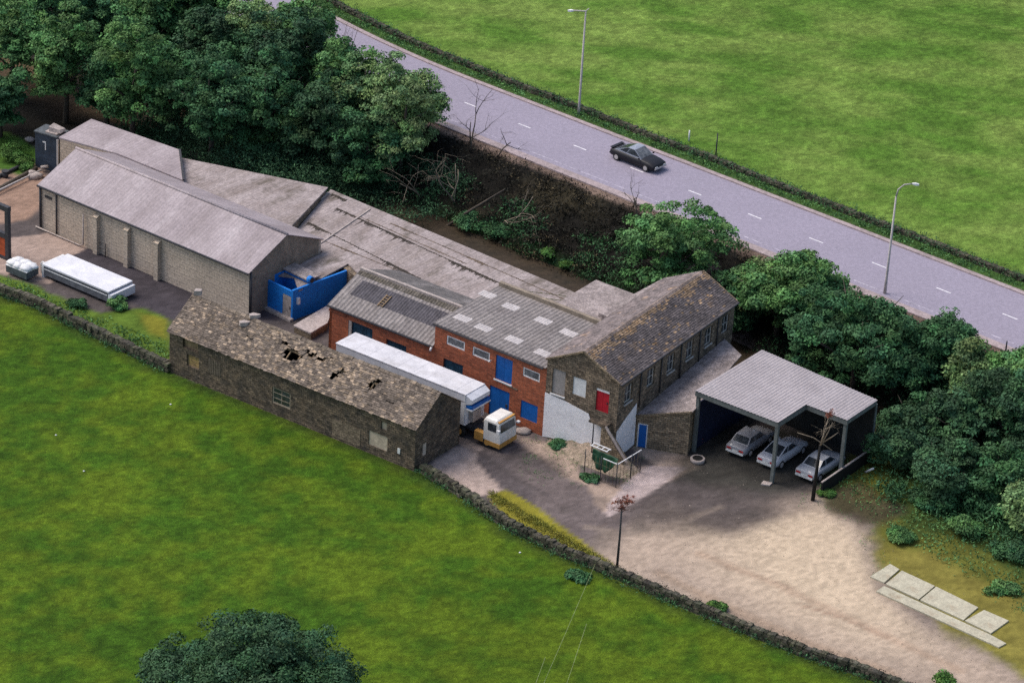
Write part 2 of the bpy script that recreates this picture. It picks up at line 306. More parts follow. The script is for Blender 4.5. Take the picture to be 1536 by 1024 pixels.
yard=lay(yard,.8*sstep(-.6,.6,sd(pg([(1235,735),(1290,720),(1350,760),(1340,788),(1290,790),(1250,765)]),X,Y)+wob*1.6),C(.055,.042,.032)*(.6+.8*n2))
gx_,gy_=G(1240,850); yard=lay(yard,.75*(1-sstep(.2,1.1,np.hypot((X-gx_)*.8+(Y-gy_)*.3,(Y-gy_)*.62)/8+wob*.15))*sstep(0,2,sd(gpoly,X,Y)),C(.54,.43,.30)*(.94+.08*n2))
for pl,w_,c_ in [([(775,672),(800,680),(828,700),(850,712),(890,722)],.10,(.08,.062,.055)),([(700,668),(735,690),(775,718),(820,742)],.22,(.07,.06,.058)),([(716,662),(752,682),(795,708)],.2,(.07,.06,.058)),
   ([(1195,905),(1260,925),(1330,955)],.12,(.26,.17,.12)),([(1090,850),(1150,868),(1190,882)],.16,(.25,.18,.13)),([(985,745),(965,752),(900,790)],.10,(.13,.10,.09)),([(880,790),(940,800),(1000,790),(1080,760)],.3,(.20,.16,.13)),([(990,860),(1080,905),(1200,960),(1340,1010)],.45,(.33,.24,.17)),([(1050,830),(1150,870),(1290,935),(1440,1005)],.35,(.36,.26,.185))]:
    p_=pg(pl+pl[-2:0:-1]); dd_=-sd(p_,X,Y)+wob*.35; yard=lay(yard,.65*(1-sstep(w_*.4,w_*1.6,dd_)),C(*c_)*(.7+.6*n2))
for (px,py,rr_) in [(905,752,.7),(1100,742,1.0),(1130,770,.8),(960,790,.6),(845,762,.5)]:
    gx_,gy_=G(px,py); yard=lay(yard,.5*(1-sstep(.4,1.3,np.hypot(X-gx_,(Y-gy_)*.8)/rr_+wob)),C(.07,.06,.055))
# bank and river bed
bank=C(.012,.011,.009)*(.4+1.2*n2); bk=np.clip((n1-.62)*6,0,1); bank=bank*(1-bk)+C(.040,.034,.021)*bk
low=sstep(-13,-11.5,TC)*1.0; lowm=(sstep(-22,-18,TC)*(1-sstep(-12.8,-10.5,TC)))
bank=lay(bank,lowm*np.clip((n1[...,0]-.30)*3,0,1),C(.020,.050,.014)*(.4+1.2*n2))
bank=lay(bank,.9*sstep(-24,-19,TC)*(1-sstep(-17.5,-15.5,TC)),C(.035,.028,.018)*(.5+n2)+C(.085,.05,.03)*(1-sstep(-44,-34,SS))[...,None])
col=base
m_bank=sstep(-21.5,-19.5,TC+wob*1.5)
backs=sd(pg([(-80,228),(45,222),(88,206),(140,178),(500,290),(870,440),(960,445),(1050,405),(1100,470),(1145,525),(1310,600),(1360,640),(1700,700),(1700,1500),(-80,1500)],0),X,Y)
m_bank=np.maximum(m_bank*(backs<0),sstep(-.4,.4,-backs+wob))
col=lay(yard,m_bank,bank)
col=lay(col,sstep(-.3,.3,sd(pg([(-80,195),(10,200),(60,225),(52,252),(30,262),(-80,240)]),X,Y)+wob),grn)
col=lay(col,m_near,near)
# cast shade painted as a dark strip at the foot of the field wall and barn
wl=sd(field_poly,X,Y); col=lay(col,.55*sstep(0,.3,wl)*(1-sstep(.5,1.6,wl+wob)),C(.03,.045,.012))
ver=C(.045,.095,.022)*(.6+.8*n2)
col=lay(col,sstep(-6.1,-5.6,TT+wob*.6),C(.16,.115,.09)*(.5+1.0*n2))
col=lay(col,sstep(4.25,4.6,TT+wob*.35),ver)
col=lay(col,sstep(6.2,6.8,TT+wob*.5),far)
col=col*(1+(n0-.5)*.36)
# region split
reg=np.zeros(X.shape,int); reg[:]=1
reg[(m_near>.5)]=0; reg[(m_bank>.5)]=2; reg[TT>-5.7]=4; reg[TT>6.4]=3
names={0:('near_field','grass field in front of the stone wall'),1:('yard','tarmac and gravel yard'),2:('river_bank','dark river bank'),3:('far_field','bright grass field beyond the road'),4:('road_verge','verge')}
m_ground=M('ground_cover',(1,1,1),(1,1,1),1,8,.30,rough=.95,bump=.9,bd=.10,colattr=True,tint=False,spec=.1)
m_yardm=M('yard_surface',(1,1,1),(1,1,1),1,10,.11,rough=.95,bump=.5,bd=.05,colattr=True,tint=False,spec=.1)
# push the terrain under the river channel and keep quads per region
for r,(nm,_) in names.items():
    fq=[]; used={}; vs=[]; cs=[]
    rc=reg[:-1,:-1]; ii,jj=np.nonzero(rc==r)
    idx=np.full(X.shape,-1)
    sel=np.zeros(X.shape,bool)
    for a,b in ((0,0),(0,1),(1,0),(1,1)): sel[ii+a,jj+b]=True
    idx[sel]=np.arange(sel.sum()); vs=np.stack([X[sel],Y[sel],Z[sel]],1); cs=col[sel]
    F=np.stack([idx[ii,jj],idx[ii,jj+1],idx[ii+1,jj+1],idx[ii+1,jj]],1)
    me=bpy.data.meshes.new(nm); me.from_pydata(vs.tolist(),[],F.tolist()); me.update(); me.materials.append(m_yardm if r==1 else m_ground)
    at=me.attributes.new('col','FLOAT_COLOR','POINT'); a4=np.ones((len(vs),4),np.float32); a4[:,:3]=np.clip(cs,0,1); at.data.foreach_set('color',a4.ravel())
    me.polygons.foreach_set('use_smooth',[True]*len(F)); me.uv_layers.new(name='UVMap')
    o=bpy.data.objects.new(nm,me); COL.objects.link(o); o['kind']='structure'
# surrounding country out to the horizon: one coarse ring
m_country=M('distant_grass',(.07,.12,.02),(.05,.09,.018),.02,.4,.3,tint=False,bump=0)
rb=MB(); xo=[-3000,-52,52,3000]; yo=[-2500,158,302,5000]
for i in range(3):
    for j in range(3):
        if i==1 and j==1: continue
        a,b,c,d=xo[i],xo[i+1],yo[j],yo[j+1]; z=-.02
        rb.add([(a,c,z),(b,c,z),(b,d,z),(a,d,z)],[(0,1,2,3)])
o=rb.build('ground',m_country); o['kind']='structure'
# river
m_water=M('river_water',(.048,.034,.021),(.028,.022,.014),.5,3,.25,rough=.6,bump=.25,bd=.05,tint=False,spec=.15)
rv=MB(); ss=np.linspace(-56,44,60)
for i in range(59):
    q=[]
    for s_,w in ((ss[i],-18.4),(ss[i+1],-18.4),(ss[i+1],-11.6),(ss[i],-11.6)):
        cc=float(curve(np.array(s_))); t_=w-cc*.45+cc; q.append((RO.x+RE.x*s_+RN.x*t_,RO.y+RE.y*s_+RN.y*t_,-.62))
    rv.add(q,[(0,1,2,3)])
o=rv.build('river',m_water); o['kind']='structure'
# road
def strip(name,mat_,s0,s1,t0,t1,z,step=1.0,th=.14,ext=None):
    b=MB(); n=max(1,int((s1-s0)/step)); 
    for i in range(n):
        a=s0+(s1-s0)*i/n; c=s0+(s1-s0)*(i+1)/n
        p=[road_pt(a,t0),road_pt(c,t0),road_pt(c,t1),road_pt(a,t1)]
        b.slab([(x,y,z) for x,y in p],th)
    return b.build(name,mat_)
m_road=M('road_tarmac',(.28,.25,.31),(.262,.235,.29),.25,10,.13,rough=.8,bump=.3,stains=[((.235,.21,.25),.08,.45,.8,1,1,.35)])
m_pave=M('pavement_tarmac',(.36,.29,.29),(.29,.235,.23),.5,8,.25,bump=.3,stains=[((.2,.16,.14),.5,.5,.75,1,1,.5)])
o=strip('road',m_road,-62,60,-4.2,3.75,3.06,1.2); o['kind']='structure'
o=strip('pavement',m_pave,-62,60,-5.0,-4.2,3.13,1.2,.25); o['kind']='structure'
o=strip('kerb',m_pave,-62,60,3.75,4.2,3.15,1.2,.25); o['kind']='structure'
m_line=M('road_paint',(.72,.70,.72),(.6,.58,.6),2,10,.2,bump=0)
mk=MB()
for k in range(-9,11):
    s_=k*5.82+.0
    a=road_pt(s_-.65,-.06); b=road_pt(s_+.65,-.06); c=road_pt(s_+.65,.06); d=road_pt(s_-.65,.06)
    mk.add([(p[0],p[1],3.064) for p in (a,b,c,d)],[(0,1,2,3)])
o=mk.build('road_marking',m_line); o['kind']='structure'
ed=strip('road_edge_line',M('faded_paint',(.42,.39,.44),(.30,.27,.33),.8,6,.4,bump=0),-62,60,-3.55,-3.45,3.064,1.2,.003); ed['kind']='structure'
# ------------------------------------------------------------------ vegetation
def noise3(v,s): return mnoise.noise(Vector(v)*s)
def crown_mesh(name,seed,rx,ry,rz,mat_,nclump=90,leaves=120,leaf=.20,cl=.9,flat=0.0,shell=.75,droop=0,lo=-.55,bright=.45,kr=(.35,.72)):
    rg=np.random.default_rng(seed); Vs=[];Tn=[]
    # lobes: a handful of big boughs, each carrying leaf clumps on its upper shell
    nl=max(5,int(nclump/9)); lob=[]
    for i in range(nl):
        while True:
            d=rg.normal(size=3); d/=np.linalg.norm(d)
            if d[2]>lo: break
        k=rg.uniform(*kr); lob.append((d*k,rg.uniform(.30,.48)))
    for c in range(nclump):
        L=lob[c%nl]
        while True:
            d=rg.normal(size=3); d/=np.linalg.norm(d)
            if d[2]>-.35: break
        p=(L[0]+d*L[1]*rg.uniform(.8,1.05))*np.array([rx,ry,rz]); 
        r=cl*rg.uniform(.6,1.25); n=int(leaves*rg.uniform(.7,1.3))
        dd=rg.normal(size=(n,3)); dd/=np.linalg.norm(dd,axis=1)[:,None]; dd[:,2]=np.where(dd[:,2]<-.3,-dd[:,2],dd[:,2])
        rad=r*(rg.random(n)**.35); pos=p+dd*rad[:,None]*np.array([1,1,.62]); pos[:,2]-=droop*rg.random(n)*r
        nrm=dd*.7+rg.normal(size=(n,3))*.45+np.array([0,0,.35]); nrm/=np.linalg.norm(nrm,axis=1)[:,None]
        a=np.cross(nrm,rg.normal(size=(n,3))); a/=np.linalg.norm(a,axis=1)[:,None]; b=np.cross(nrm,a)
        sz=leaf*rg.uniform(.6,1.3,n)[:,None]; 
        q=np.stack([pos-a*sz*.9,pos-b*sz*.45,pos+a*sz*.9,pos+b*sz*.5],1); Vs.append(q.reshape(-1,3))
        tb=rg.uniform(1-bright,1+bright); t=np.clip(tb*rg.uniform(.7,1.3,n),.25,2)
        tt=np.stack([t*rg.uniform(.85,1.15),t,t*rg.uniform(.85,1.1),np.ones(n)],1); Tn.append(np.repeat(tt,4,0))
    V=np.concatenate(Vs); T=np.concatenate(Tn).astype(np.float32); n=len(V)//4
    me=bpy.data.meshes.new(name); me.vertices.add(len(V)); me.vertices.foreach_set('co',V.astype(np.float32).ravel())
    me.loops.add(len(V)); me.loops.foreach_set('vertex_index',np.arange(len(V),dtype=np.int32)); me.polygons.add(n)
    me.polygons.foreach_set('loop_start',np.arange(0,len(V),4,dtype=np.int32)); me.update(calc_edges=True)
    at=me.attributes.new('tint','FLOAT_COLOR','CORNER'); at.data.foreach_set('color',T.ravel()); me.uv_layers.new(name='UVMap'); me.materials.append(mat_)
    me.validate(); return me
def trunk_mesh(name,seed,h,rx,rz,cz,mat_=None,r0_=.22):
    rg=random.Random(seed); b=MB()
    top=(rg.uniform(-.3,.3),rg.uniform(-.3,.3),cz)
    b.tube([(0,0,-.3),(rg.uniform(-.1,.1),rg.uniform(-.1,.1),cz*.4),top,(top[0]*1.3,top[1]*1.3,cz+rz*.5)],[r0_*1.2,r0_,r0_*.7,r0_*.2],7)
    for k in range(7):
        a=k*2.4+rg.random(); z0=cz*(.45+.5*rg.random()); l=rx*rg.uniform(.5,.85)
        b.tube([(0,0,z0),(math.cos(a)*l*.5,math.sin(a)*l*.5,z0+l*.45),(math.cos(a)*l,math.sin(a)*l,z0+l*.75+.2)],[r0_*.5,r0_*.3,r0_*.08],5)
    return b,(mat_ or m_bark)
def tree(name,label,px,py,h,rx,mat_,seed,rz=None,cz=None,group=None,cat='tree',nclump=95,leaves=120,leaf=.2,cl=.95,at=None,**kw):
    rz=rz or h*.38; cz=cz or h-rz
    x,y,z=at if at else GT(px,py)
    t=thing(name,label,cat,(x,y,z),0,group)
    b,mt=trunk_mesh('trunk',seed,h,rx,rz,cz); b.build('trunk',mt,t)
    me=crown_mesh('crown',seed,rx,rx,rz,mat_,nclump,leaves,leaf,cl,**kw); o=bpy.data.objects.new('crown',me); COL.objects.link(o); o.parent=t; o.location=(0,0,cz)
    return t
WG='trees of the wood above the river'
wood=[ # px,py(base),h,rx,mat,label
 (20,150,9.5,2.6,m_leafM,'mid green tree at the left edge of the wood, in the top left corner'),
 (98,185,9.5,2.5,m_leafM,'narrow green tree standing second from the left above the brown river'),
 (60,118,9.5,2.8,m_leafD,'dark tree behind the narrow tree at the left end of the wood'),
 (140,130,9.5,2.8,m_leafD,'dark tree rising behind the river trees, third along the top edge'),
 (198,222,12.0,3.2,m_leafM,'tall pale-topped green tree with a domed crown above the river bend'),
 (262,205,8.2,2.8,m_leafD,'low rounded dark tree between the pale-topped tree and the long shed'),
 (232,110,8.0,3.0,m_leafM,'mid green tree at the top of the wood behind the domed crown'),
 (315,250,9.5,3.2,m_leafD,'dark green tree overhanging the back of the long grey shed'),
 (320,150,8.5,3.2,m_leafB,'blackish green tree in the middle of the wood'),
 (398,262,11.0,3.6,m_leafD,'broad dark tree beside the sheet roof, left of the wide blackish tree'),
 (380,130,7.5,2.8,m_leafL,'thin pale tree with light bark where the wood meets the far road'),
 (432,180,10.5,3.9,m_leafB,'wide blackish tree crown standing tallest beside the road'),
 (480,275,9.5,3.3,m_leafB,'dark shaded tree right behind the ridge end of the long shed'),
 (455,95,5.5,2.4,m_leafM,'small bushy tree on the verge at the bend of the road'),
 (548,225,9.0,3.2,m_leafL,'light green willow-like tree at the right end of the wood'),
 (600,262,8.5,2.9,m_leafL,'pale green tree with loose branches leaning out over the river bank'),
 (545,292,7.0,2.8,m_leafD,'low dark tree under the willow-like tree, close to the roof'),
 (0,205,5.5,2.2,m_leafD,'short dark tree at the left edge hanging over the brown water'),
 (10,60,9,3.2,m_leafM,'green tree highest in the top left corner'),
 (100,60,9,3,m_leafM,'green tree cut by the top edge, left of the bend of the wood'),
 (175,70,9,3,m_leafD,'dark green tree cut by the top edge above the domed crown'),
 (270,75,8,3,m_leafD,'dark tree cut by the top edge in the middle of the wood'),
 (330,60,7,2.8,m_leafM,'mid green tree by the top edge just left of the road'),
 (355,215,9.0,3.0,m_leafD,'dark green tree in the thick of the wood above the long roof'),
 (430,255,6.5,2.6,m_leafM,'greener low tree half hidden beneath the blackish crown'),
 (505,215,9,3.0,m_leafM,'dense green tree left of the willow-like tree'),
 (160,195,6.5,2.3,m_leafD,'low dark tree over the water, left of the domed crown'),
 (625,205,5.0,2.2,m_leafL,'small pale feathery tree beside the pavement edge'),
]
for i,(px,py,h,rx,mt,lb) in enumerate(wood):
    fine=mt is m_leafL
    tree('broadleaf_tree',lb,px,py,h,rx*1.2,mt,100+i,group=WG,rz=h*.5,cz=h*.55,nclump=150 if fine else 185,leaves=115 if fine else 130,leaf=.13 if fine else .15,cl=.7 if fine else .75,lo=-.95,bright=.4)
RG='trees along the road bank behind the mill'
right=[
 (1000,458,8.6,4.6,m_leafM,'round green tree directly behind the gable of the old mill',3.7),
 (1165,505,5.8,3.9,m_leafM,'round green tree between the mill and the big spreading tree',2.4),
 (1278,590,7.4,5.9,m_leafD,'big spreading green tree behind the carport roof',3.0),
 (1120,470,3.6,2.2,m_leafL,'small light green tree near the pavement above the mill end',1.8),
 (1340,590,4.4,2.6,m_leafD,'dark tree under the right side of the spreading tree',2.0),
 (1452,600,4.6,1.5,m_leafL,'slim light green tree standing alone on the dark bank',2.2),
 (1435,680,5.0,3.2,m_leafB,'dark bluish tree right of the carport, over the rough grass',2.6),
 (1368,665,3.4,2.4,m_leafB,'low dark bush tree touching the right corner of the carport',1.7),
 (1512,690,5.5,3.2,m_leafB,'dark tree at the right edge above the rough ground',2.8),
 (1525,600,4.5,2.2,m_leafM,'green tree at the right edge below the road',2.2),
 (1420,745,3.8,2.6,m_leafB,'low blackish tree beside the trampled grass',1.9),
 (1500,760,4.0,2.5,m_leafD,'dark green tree above the concrete slabs near the right edge',2.0),
 (1215,470,5.0,2.6,m_leafM,'green tree against the pavement above the left part of the carport roof'),
 (1085,500,4.2,2.2,m_leafD,'dark green tree hugging the end gable of the mill'),
 (1400,560,4.6,2.4,m_leafD,'dark green tree at the right end of the big spreading tree'),
 (1345,700,2.6,1.9,m_leafB,'low dark thicket tree right of the carport back post'),
 (1490,650,4.6,2.6,m_leafB,'dark tree between the slim light tree and the right edge'),
 (1555,660,6.0,3.0,m_leafD,'dark green tree cut by the right edge below the road'),
 (1540,800,3.8,1.9,m_leafL,'light green tree cut by the right edge of the picture',2.0),
]
for i,T_ in enumerate(right):
    px,py,h,rx,mt,lb=T_[:6]; rz=T_[6] if len(T_)>6 else h*.42
    tree('broadleaf_tree',lb,px,py,h,rx*1.06,mt,200+i,group=RG,rz=rz*1.25,cz=h-rz*1.2,nclump=int(70+rx*28),leaves=140,leaf=.145,cl=.72,bright=.4,lo=-.8)
tree('broadleaf_tree','huge dark tree cropped by the bottom edge in the near field',368,1190,10.2,6.3,m_leafB,301,rz=5.0,cz=5.2,nclump=700,leaves=170,leaf=.11,cl=.72,bright=.25,lo=-.1,kr=(.62,.74))
BG='bushes round the edges of the yard'
def bush(label,px,py,r,mt,seed,h=None,leaf=.095,at=None,n=40):
    x,y,z=at or GT(px,py); q_=.75+.5*((seed*37)%10)/10; me=crown_mesh('bush',seed,r*q_*1.15,r/q_,h or r*.75,mt,n,95,leaf,r*.30+.10,lo=-.1,bright=.45)
    o=bpy.data.objects.new('bush',me); COL.objects.link(o); o.location=(x,y,z+(h or r*.75)*.3); return tag(o,label,'bush',BG)
bush('small round bright green bush on the field wall by the gravel',1077,914,.5,m_leafY,401)
bush('bright green bush at the bottom edge, near the lower right corner',1415,1030,.85,m_leafY,402)
bush('dark green bush against the end of the white trailer',172,462,.85,m_leafM,403,h=.55)
bush('small weed bush in front of the long white trailer',118,460,.6,m_leafD,404,h=.4)
bush('leafy green bush left of the dark tank, by the river',20,236,1.6,m_leafY,405,h=.8)
bush('low green bush beside the pipes below the dark tank',40,250,.9,m_leafY,406,h=.5)
bush('ragged green bush under the blue door of the lean-to',968,662,.7,m_leafD,407,h=.45)
bush('low green weeds along the foot of the whitewashed wall',835,668,.7,m_leafD,408,h=.25)
bush('mossy strip of weeds along the foot of the wire cage',885,718,.6,m_leafD,409,h=.18)
bush('round green bush at the edge of the rough grass above the slabs',1355,810,1.0,m_leafM,410,h=.55)
bush('wide green bush below the dark trees at the right',1445,800,1.5,m_leafM,411,h=.7)
bush('dark green bush at the right edge below the light green tree',1520,835,1.4,m_leafD,412,h=.7)
bush('bright fern clump on the river bank behind the sheet roof',820,385,.75,m_leafY,413,h=.5)
bush('smaller bright fern clump near the corner of the back roof',852,402,.5,m_leafY,414,h=.35)
bush('green bush at the foot of the bank behind the long roof',740,350,1.6,m_leafD,415,h=.6)
bush('green bush low on the bank beside the leaning trunk',700,335,1.3,m_leafD,416,h=.5)
bush('yellow green grass tuft by the front of the open carport side',1240,742,.5,m_leafY,417,h=.25)
bush('dark weeds tuft in the near field by the wall',862,868,.8,m_leafD,418,h=.2)
bush('dark bush beside the thin roadside sapling on the bank',930,355,1.1,m_scrub,419,h=.5)
bush('dark green bush right of the rough mound of earth',1385,760,1.2,m_leafD,420,h=.5)
bush('green bush at the right edge just above the slabs',1500,885,1.0,m_leafM,421,h=.4)
def scatter(name,label,cat,pts,mat_,leaf,per,r,hh,seed,kind='stuff',bright=.5):
    rg=np.random.default_rng(seed); Vs=[];Ts=[]
    for (x,y,z) in pts:
        n=rg.integers(int(per*.6),int(per*1.4)); p=np.stack([x+rg.normal(size=n)*r,y+rg.normal(size=n)*r,z+rg.random(n)*hh],1)
        nr=rg.normal(size=(n,3)); nr/=np.linalg.norm(nr,axis=1)[:,None]; a=np.cross(nr,rg.normal(size=(n,3))); a/=np.linalg.norm(a,axis=1)[:,None]; b=np.cross(nr,a); s=leaf*rg.uniform(.5,1.4,n)[:,None]
        Vs.append(np.stack([p-a*s,p-b*s*.3,p+a*s,p+b*s*.3],1).reshape(-1,3)); t=rg.uniform(1-bright,1+bright)*rg.uniform(.7,1.3,n)
        Ts.append(np.repeat(np.stack([t,t,t,t*0+1],1),4,0))
    V=np.concatenate(Vs);T=np.concatenate(Ts).astype(np.float32); me=bpy.data.meshes.new(name); me.vertices.add(len(V)); me.vertices.foreach_set('co',V.astype(np.float32).ravel())
    me.loops.add(len(V)); me.loops.foreach_set('vertex_index',np.arange(len(V),dtype=np.int32)); me.polygons.add(len(V)//4); me.polygons.foreach_set('loop_start',np.arange(0,len(V),4,dtype=np.int32)); me.update(calc_edges=True)
    at=me.attributes.new('tint','FLOAT_COLOR','CORNER'); at.data.foreach_set('color',T.ravel()); me.uv_layers.new(name='UVMap'); me.materials.append(mat_); me.validate()
    o=bpy.data.objects.new(name,me); COL.objects.link(o); return tag(o,label,cat,kind=kind)
rg=np.random.default_rng(5); P=[]
for k in range(2300):
    s_=rg.uniform(-45,42); t_=rg.uniform(-13,-5.9); x,y=road_pt(s_,t_); P.append((x,y,terr1(x,y)))
PK=[]
for (x,y,z) in P:
    if fbm(np.array(x),np.array(y),3,91)>.60: PK.append((x,y,z+.15))
scatter('dry_scrub','tan dead scrub in patches on the dark road bank','scrub',PK,leafmat('tan_scrub',(.11,.085,.045),(.07,.055,.03)),.10,14,.3,.3,23)
scatter('undergrowth','dark tangled scrub covering the road bank','scrub',P,m_scrub,.13,24,.35,.35,6)
P=[]
for k in range(3600):
    s_=rg.uniform(-45,42); t_=rg.uniform(-15.5,-8.5); x,y=road_pt(s_,t_-float(curve(np.array(s_)))*.45)
    z=terr1(x,y)
    if z>-.6 and fbm(np.array(x),np.array(y),4,77)>.40+.05*(t_+12): P.append((x,y,z))
scatter('ground_cover','dark green plants at the foot of the bank','ground cover',P,m_leafD,.13,26,.4,.3,7)
P=[]
for k in range(900):
    s_=rg.uniform(-60,55); t_=rg.uniform(4.7,5.5); x,y=road_pt(s_,t_); P.append((x,y,terr1(x,y)))
scatter('verge_grass','rough green grass between the road and the far wall','grass',P,m_leafM,.10,16,.2,.22,8)
P=[]
for k in range(900):
    px=rg.uniform(1230,1560); py=rg.uniform(690,960); x,y,z=GT(px,py)
    if py>790+(px-1300)*.62-20: continue
    P.append((x,y,z))
for k in range(160):
    px=rg.uniform(0,250); P.append(GT(px,435+(px)*.43-rg.uniform(3,20)))
scatter('rough_grass','tufts of rough grass beside the gravel','grass',P,m_leafM,.11,14,.35,.16,9)
P=[]
for k in range(1500):
    px=rg.uniform(1090,1600); py=rg.uniform(430,770); x,y,z=GT(px,py)
    s_,t_=st(x,y)
    if float(t_)>-6.5 or py>600+(px-1290)*.9 or (px<1330 and py>590): continue
    P.append((x,y,z))
for k in range(700):
    px=rg.uniform(1385,1600); py=rg.uniform(725,900); x,y,z=GT(px,py)
    if py<742+(px-1330)*.50+30*(fbm(np.array(x),np.array(y),3,88)-.5): P.append((x,y,z))
for k in range(260):
    px=rg.uniform(1330,1400); py=rg.uniform(690,770); x,y,z=GT(px,py)
    if fbm(np.array(x),np.array(y),2,89)>.5: P.append((x,y,z))
PT=[]
for k in range(2600):
    s_=rg.uniform(-37,-9); t_=rg.uniform(-21.5,-9); x,y=road_pt(s_,t_-float(curve(np.array(s_)))*.45)
    if s_>-15 and t_<-10.5 and rg.random()<.8: continue
    PT.append((x,y,max(terr1(x,y),-.5)+rg.random()**2*2.2*(1 if s_<-17 else .3)))
scatter('understorey','dark leafy understorey filling the wood down to the shed roofs','understorey',PT,m_leafB,.12,34,.45,.9,26)
scatter('thicket','dense dark green thicket under the trees behind and right of the carport','thicket',P,m_leafD,.15,30,.45,.9,19)
# bare trees
def branchy(b,p,d,l,r,depth,rg,kink=.35,mi=0,spread=.65,grav=0):
    pts=[Vector(p)]; d=Vector(d).normalized(); n=4; q=Vector(p)
    for i in range(n):
        d=(d+Vector((rg.gauss(0,kink),rg.gauss(0,kink),rg.gauss(0,kink)-grav))*.5).normalized(); q=q+d*l/n; pts.append(q.copy())
    b.tube(pts,[r*(1-.6*i/n) for i in range(n+1)],5,mi)
    if depth>0:
        for k in range(rg.choice((2,3))):
            i=rg.randint(2,n); dd=(d+Vector((rg.gauss(0,spread),rg.gauss(0,spread),rg.gauss(0,spread)))).normalized()
            branchy(b,pts[i],dd,l*rg.uniform(.55,.8),r*.45,depth-1,rg,kink,mi,spread,grav)
def bare(label,px,py,h,r,seed,mt,name='bare_tree',d=(0,0,1),depth=3,kink=.3,spread=.7,grav=0,n=1):
    x,y,z=GT(px,py); rg=random.Random(seed); b=MB()
    for k in range(n): branchy(b,(0,0,-.1),(d[0]+rg.gauss(0,.3)*(n>1),d[1]+rg.gauss(0,.3)*(n>1),d[2]),h*.5,r,depth,rg,kink,0,spread,grav)
    t=thing(name,label,'bare tree',(x,y,z),0,'leafless trees on the bank'); b.build('trunk',mt,t); return t
bare('leafless dark sapling poking above the light green tree',518,150,7.5,.13,31,m_bark,depth=4,spread=.5)
bare('leafless sapling beside the pavement, right of the wood',705,228,6.2,.09,32,m_bark,depth=3,n=2)
bare('low bare sapling bending right over the pavement edge',742,236,4.4,.08,33,m_bark,depth=3,d=(.6,0,1))
bare('pale dead tree with drooping branches in front of the bank',682,305,6.6,.075,34,m_deadbark,depth=3,kink=.5,spread=1.0,n=3,d=(-.1,-.2,.7))
bare('pale dead tree right of the leaning trunk',762,340,6.4,.07,35,m_deadbark,depth=3,kink=.4,spread=.8,n=2)
bare('bare forked sapling next to the pavement below the black car',956,338,4.6,.08,36,m_bark,depth=3,n=2,spread=.6)
bare('grey brown dead tree tangled among the scrub, left of the pale dead tree',632,300,6,.06,37,m_deadbark,depth=3,n=2,spread=1,kink=.5)
lt=MB(); a=Vector(GT(655,350)); b_=Vector(G(757,284,3.0)+(3.0,)); lt.tube([a-a,(b_-a)*.5+Vector((0,0,.1)),b_-a],[.14,.11,.05],7)
o=lt.build('fallen_trunk',m_bark); o.location=a; tag(o,'bare leaning tree trunk lying against the dark bank','dead trunk')
# ------------------------------------------------------------------ dry stone walls
def stone_wall(name,label,pts,h,w,seed,mt=m_wallst,cope=True):
    rg=random.Random(seed); P=[Vector((p[0],p[1],0)) for p in pts]; b=MB()
    for i in range(len(P)-1):
        a,c=P[i],P[i+1]; L=(c-a).length; d=(c-a)/L; n=Vector((-d.y,d.x,0)); x=0
        while x<L:
            l=rg.uniform(.22,.42)
            rows=4
            for r in range(rows):
                z0=h*r/rows; z1=h*(r+1)/rows; off=rg.gauss(0,.03); ww=w*(1-.12*r/rows)+rg.gauss(0,.05); l2=l*rg.uniform(.9,1.15)
                q=a+d*(x+l/2+ (r%2)*.12); g=terr1(q.x,q.y); t=rg.uniform(.55,1.5); z1+=rg.gauss(0,.03)
                u=[]
                for zz,sh in ((z0,1),(z1,.9)):
                    for sx,sy in ((-1,-1),(1,-1),(1,1),(-1,1)): u.append(q+d*(sx*l2*.5*sh)+n*(sy*ww*.5*sh+off)+Vector((0,0,g+zz-.05+rg.gauss(0,.015))))
                b.add(u,[(4,5,6,7),(0,1,5,4),(1,2,6,5),(2,3,7,6),(3,0,4,7)],0,(t,t*rg.uniform(.93,1.05),t*rg.uniform(.85,1)))
            x+=l
        
    o=b.build(name,mt); return tag(o,label,'stone wall')
stone_wall('dry_stone_wall','mossy dry stone wall running from the left edge to the barn',pg(wall1_px),.8,.55,1)
stone_wall('dry_stone_wall','long mossy dry stone wall from the barn down to the lower right',pg(wall2_px),.72,.5,2)
stone_wall('dry_stone_wall','low dark stone wall between the road verge and the far field',[road_pt(s_,5.95+.25*mnoise.noise(Vector((s_*.15,0,0)))) for s_ in np.arange(-56,56,2.0)],.45,.5,3,M('roadside_wall_stone',(.075,.065,.05),(.04,.045,.025),2,9,.5,bump=.8,bd=.05))
P=[]
for pts,dens in ((wall1_px,14),(wall2_px,14)):
    for i in range(len(pts)-1):
        a=Vector(G(*pts[i])); c=Vector(G(*pts[i+1])); L=(c-a).length
        for k in range(int(L*dens)):
            q=a.lerp(c,rg.random()); side=rg.choice((-.38,.38)); d=(c-a)/L; P.append((q.x-d.y*side,q.y+d.x*side,0))
PY=[]
for k in range(900):
    px=rg.uniform(735,935); PY.append(GT(px,742+(px-735)*.60+rg.uniform(-6,8)))
scatter('dry_grass','yellowing grass between the yard and the field wall','grass',PY,leafmat('straw_grass',(.24,.22,.04),(.16,.18,.03)),.06,10,.14,.14,20)
PY=[]
for k in range(1500):
    s_=rg.uniform(-56,55); x,y=road_pt(s_,5.95+rg.normal()*.25); PY.append((x,y,terr1(x,y)+.1))
PW=[]
for i in range(len(wall2_px)-1):
    a=Vector(G(*wall2_px[i])); c=Vector(G(*wall2_px[i+1])); L=(c-a).length
    for k in range(int(L*7)):
        q=a.lerp(c,rg.random())
        if mnoise.noise(Vector((q.x*.5,q.y*.5,4)))>-.05: PW.append((q.x+rg.normal()*.14,q.y+rg.normal()*.14,.35))
PS=[]
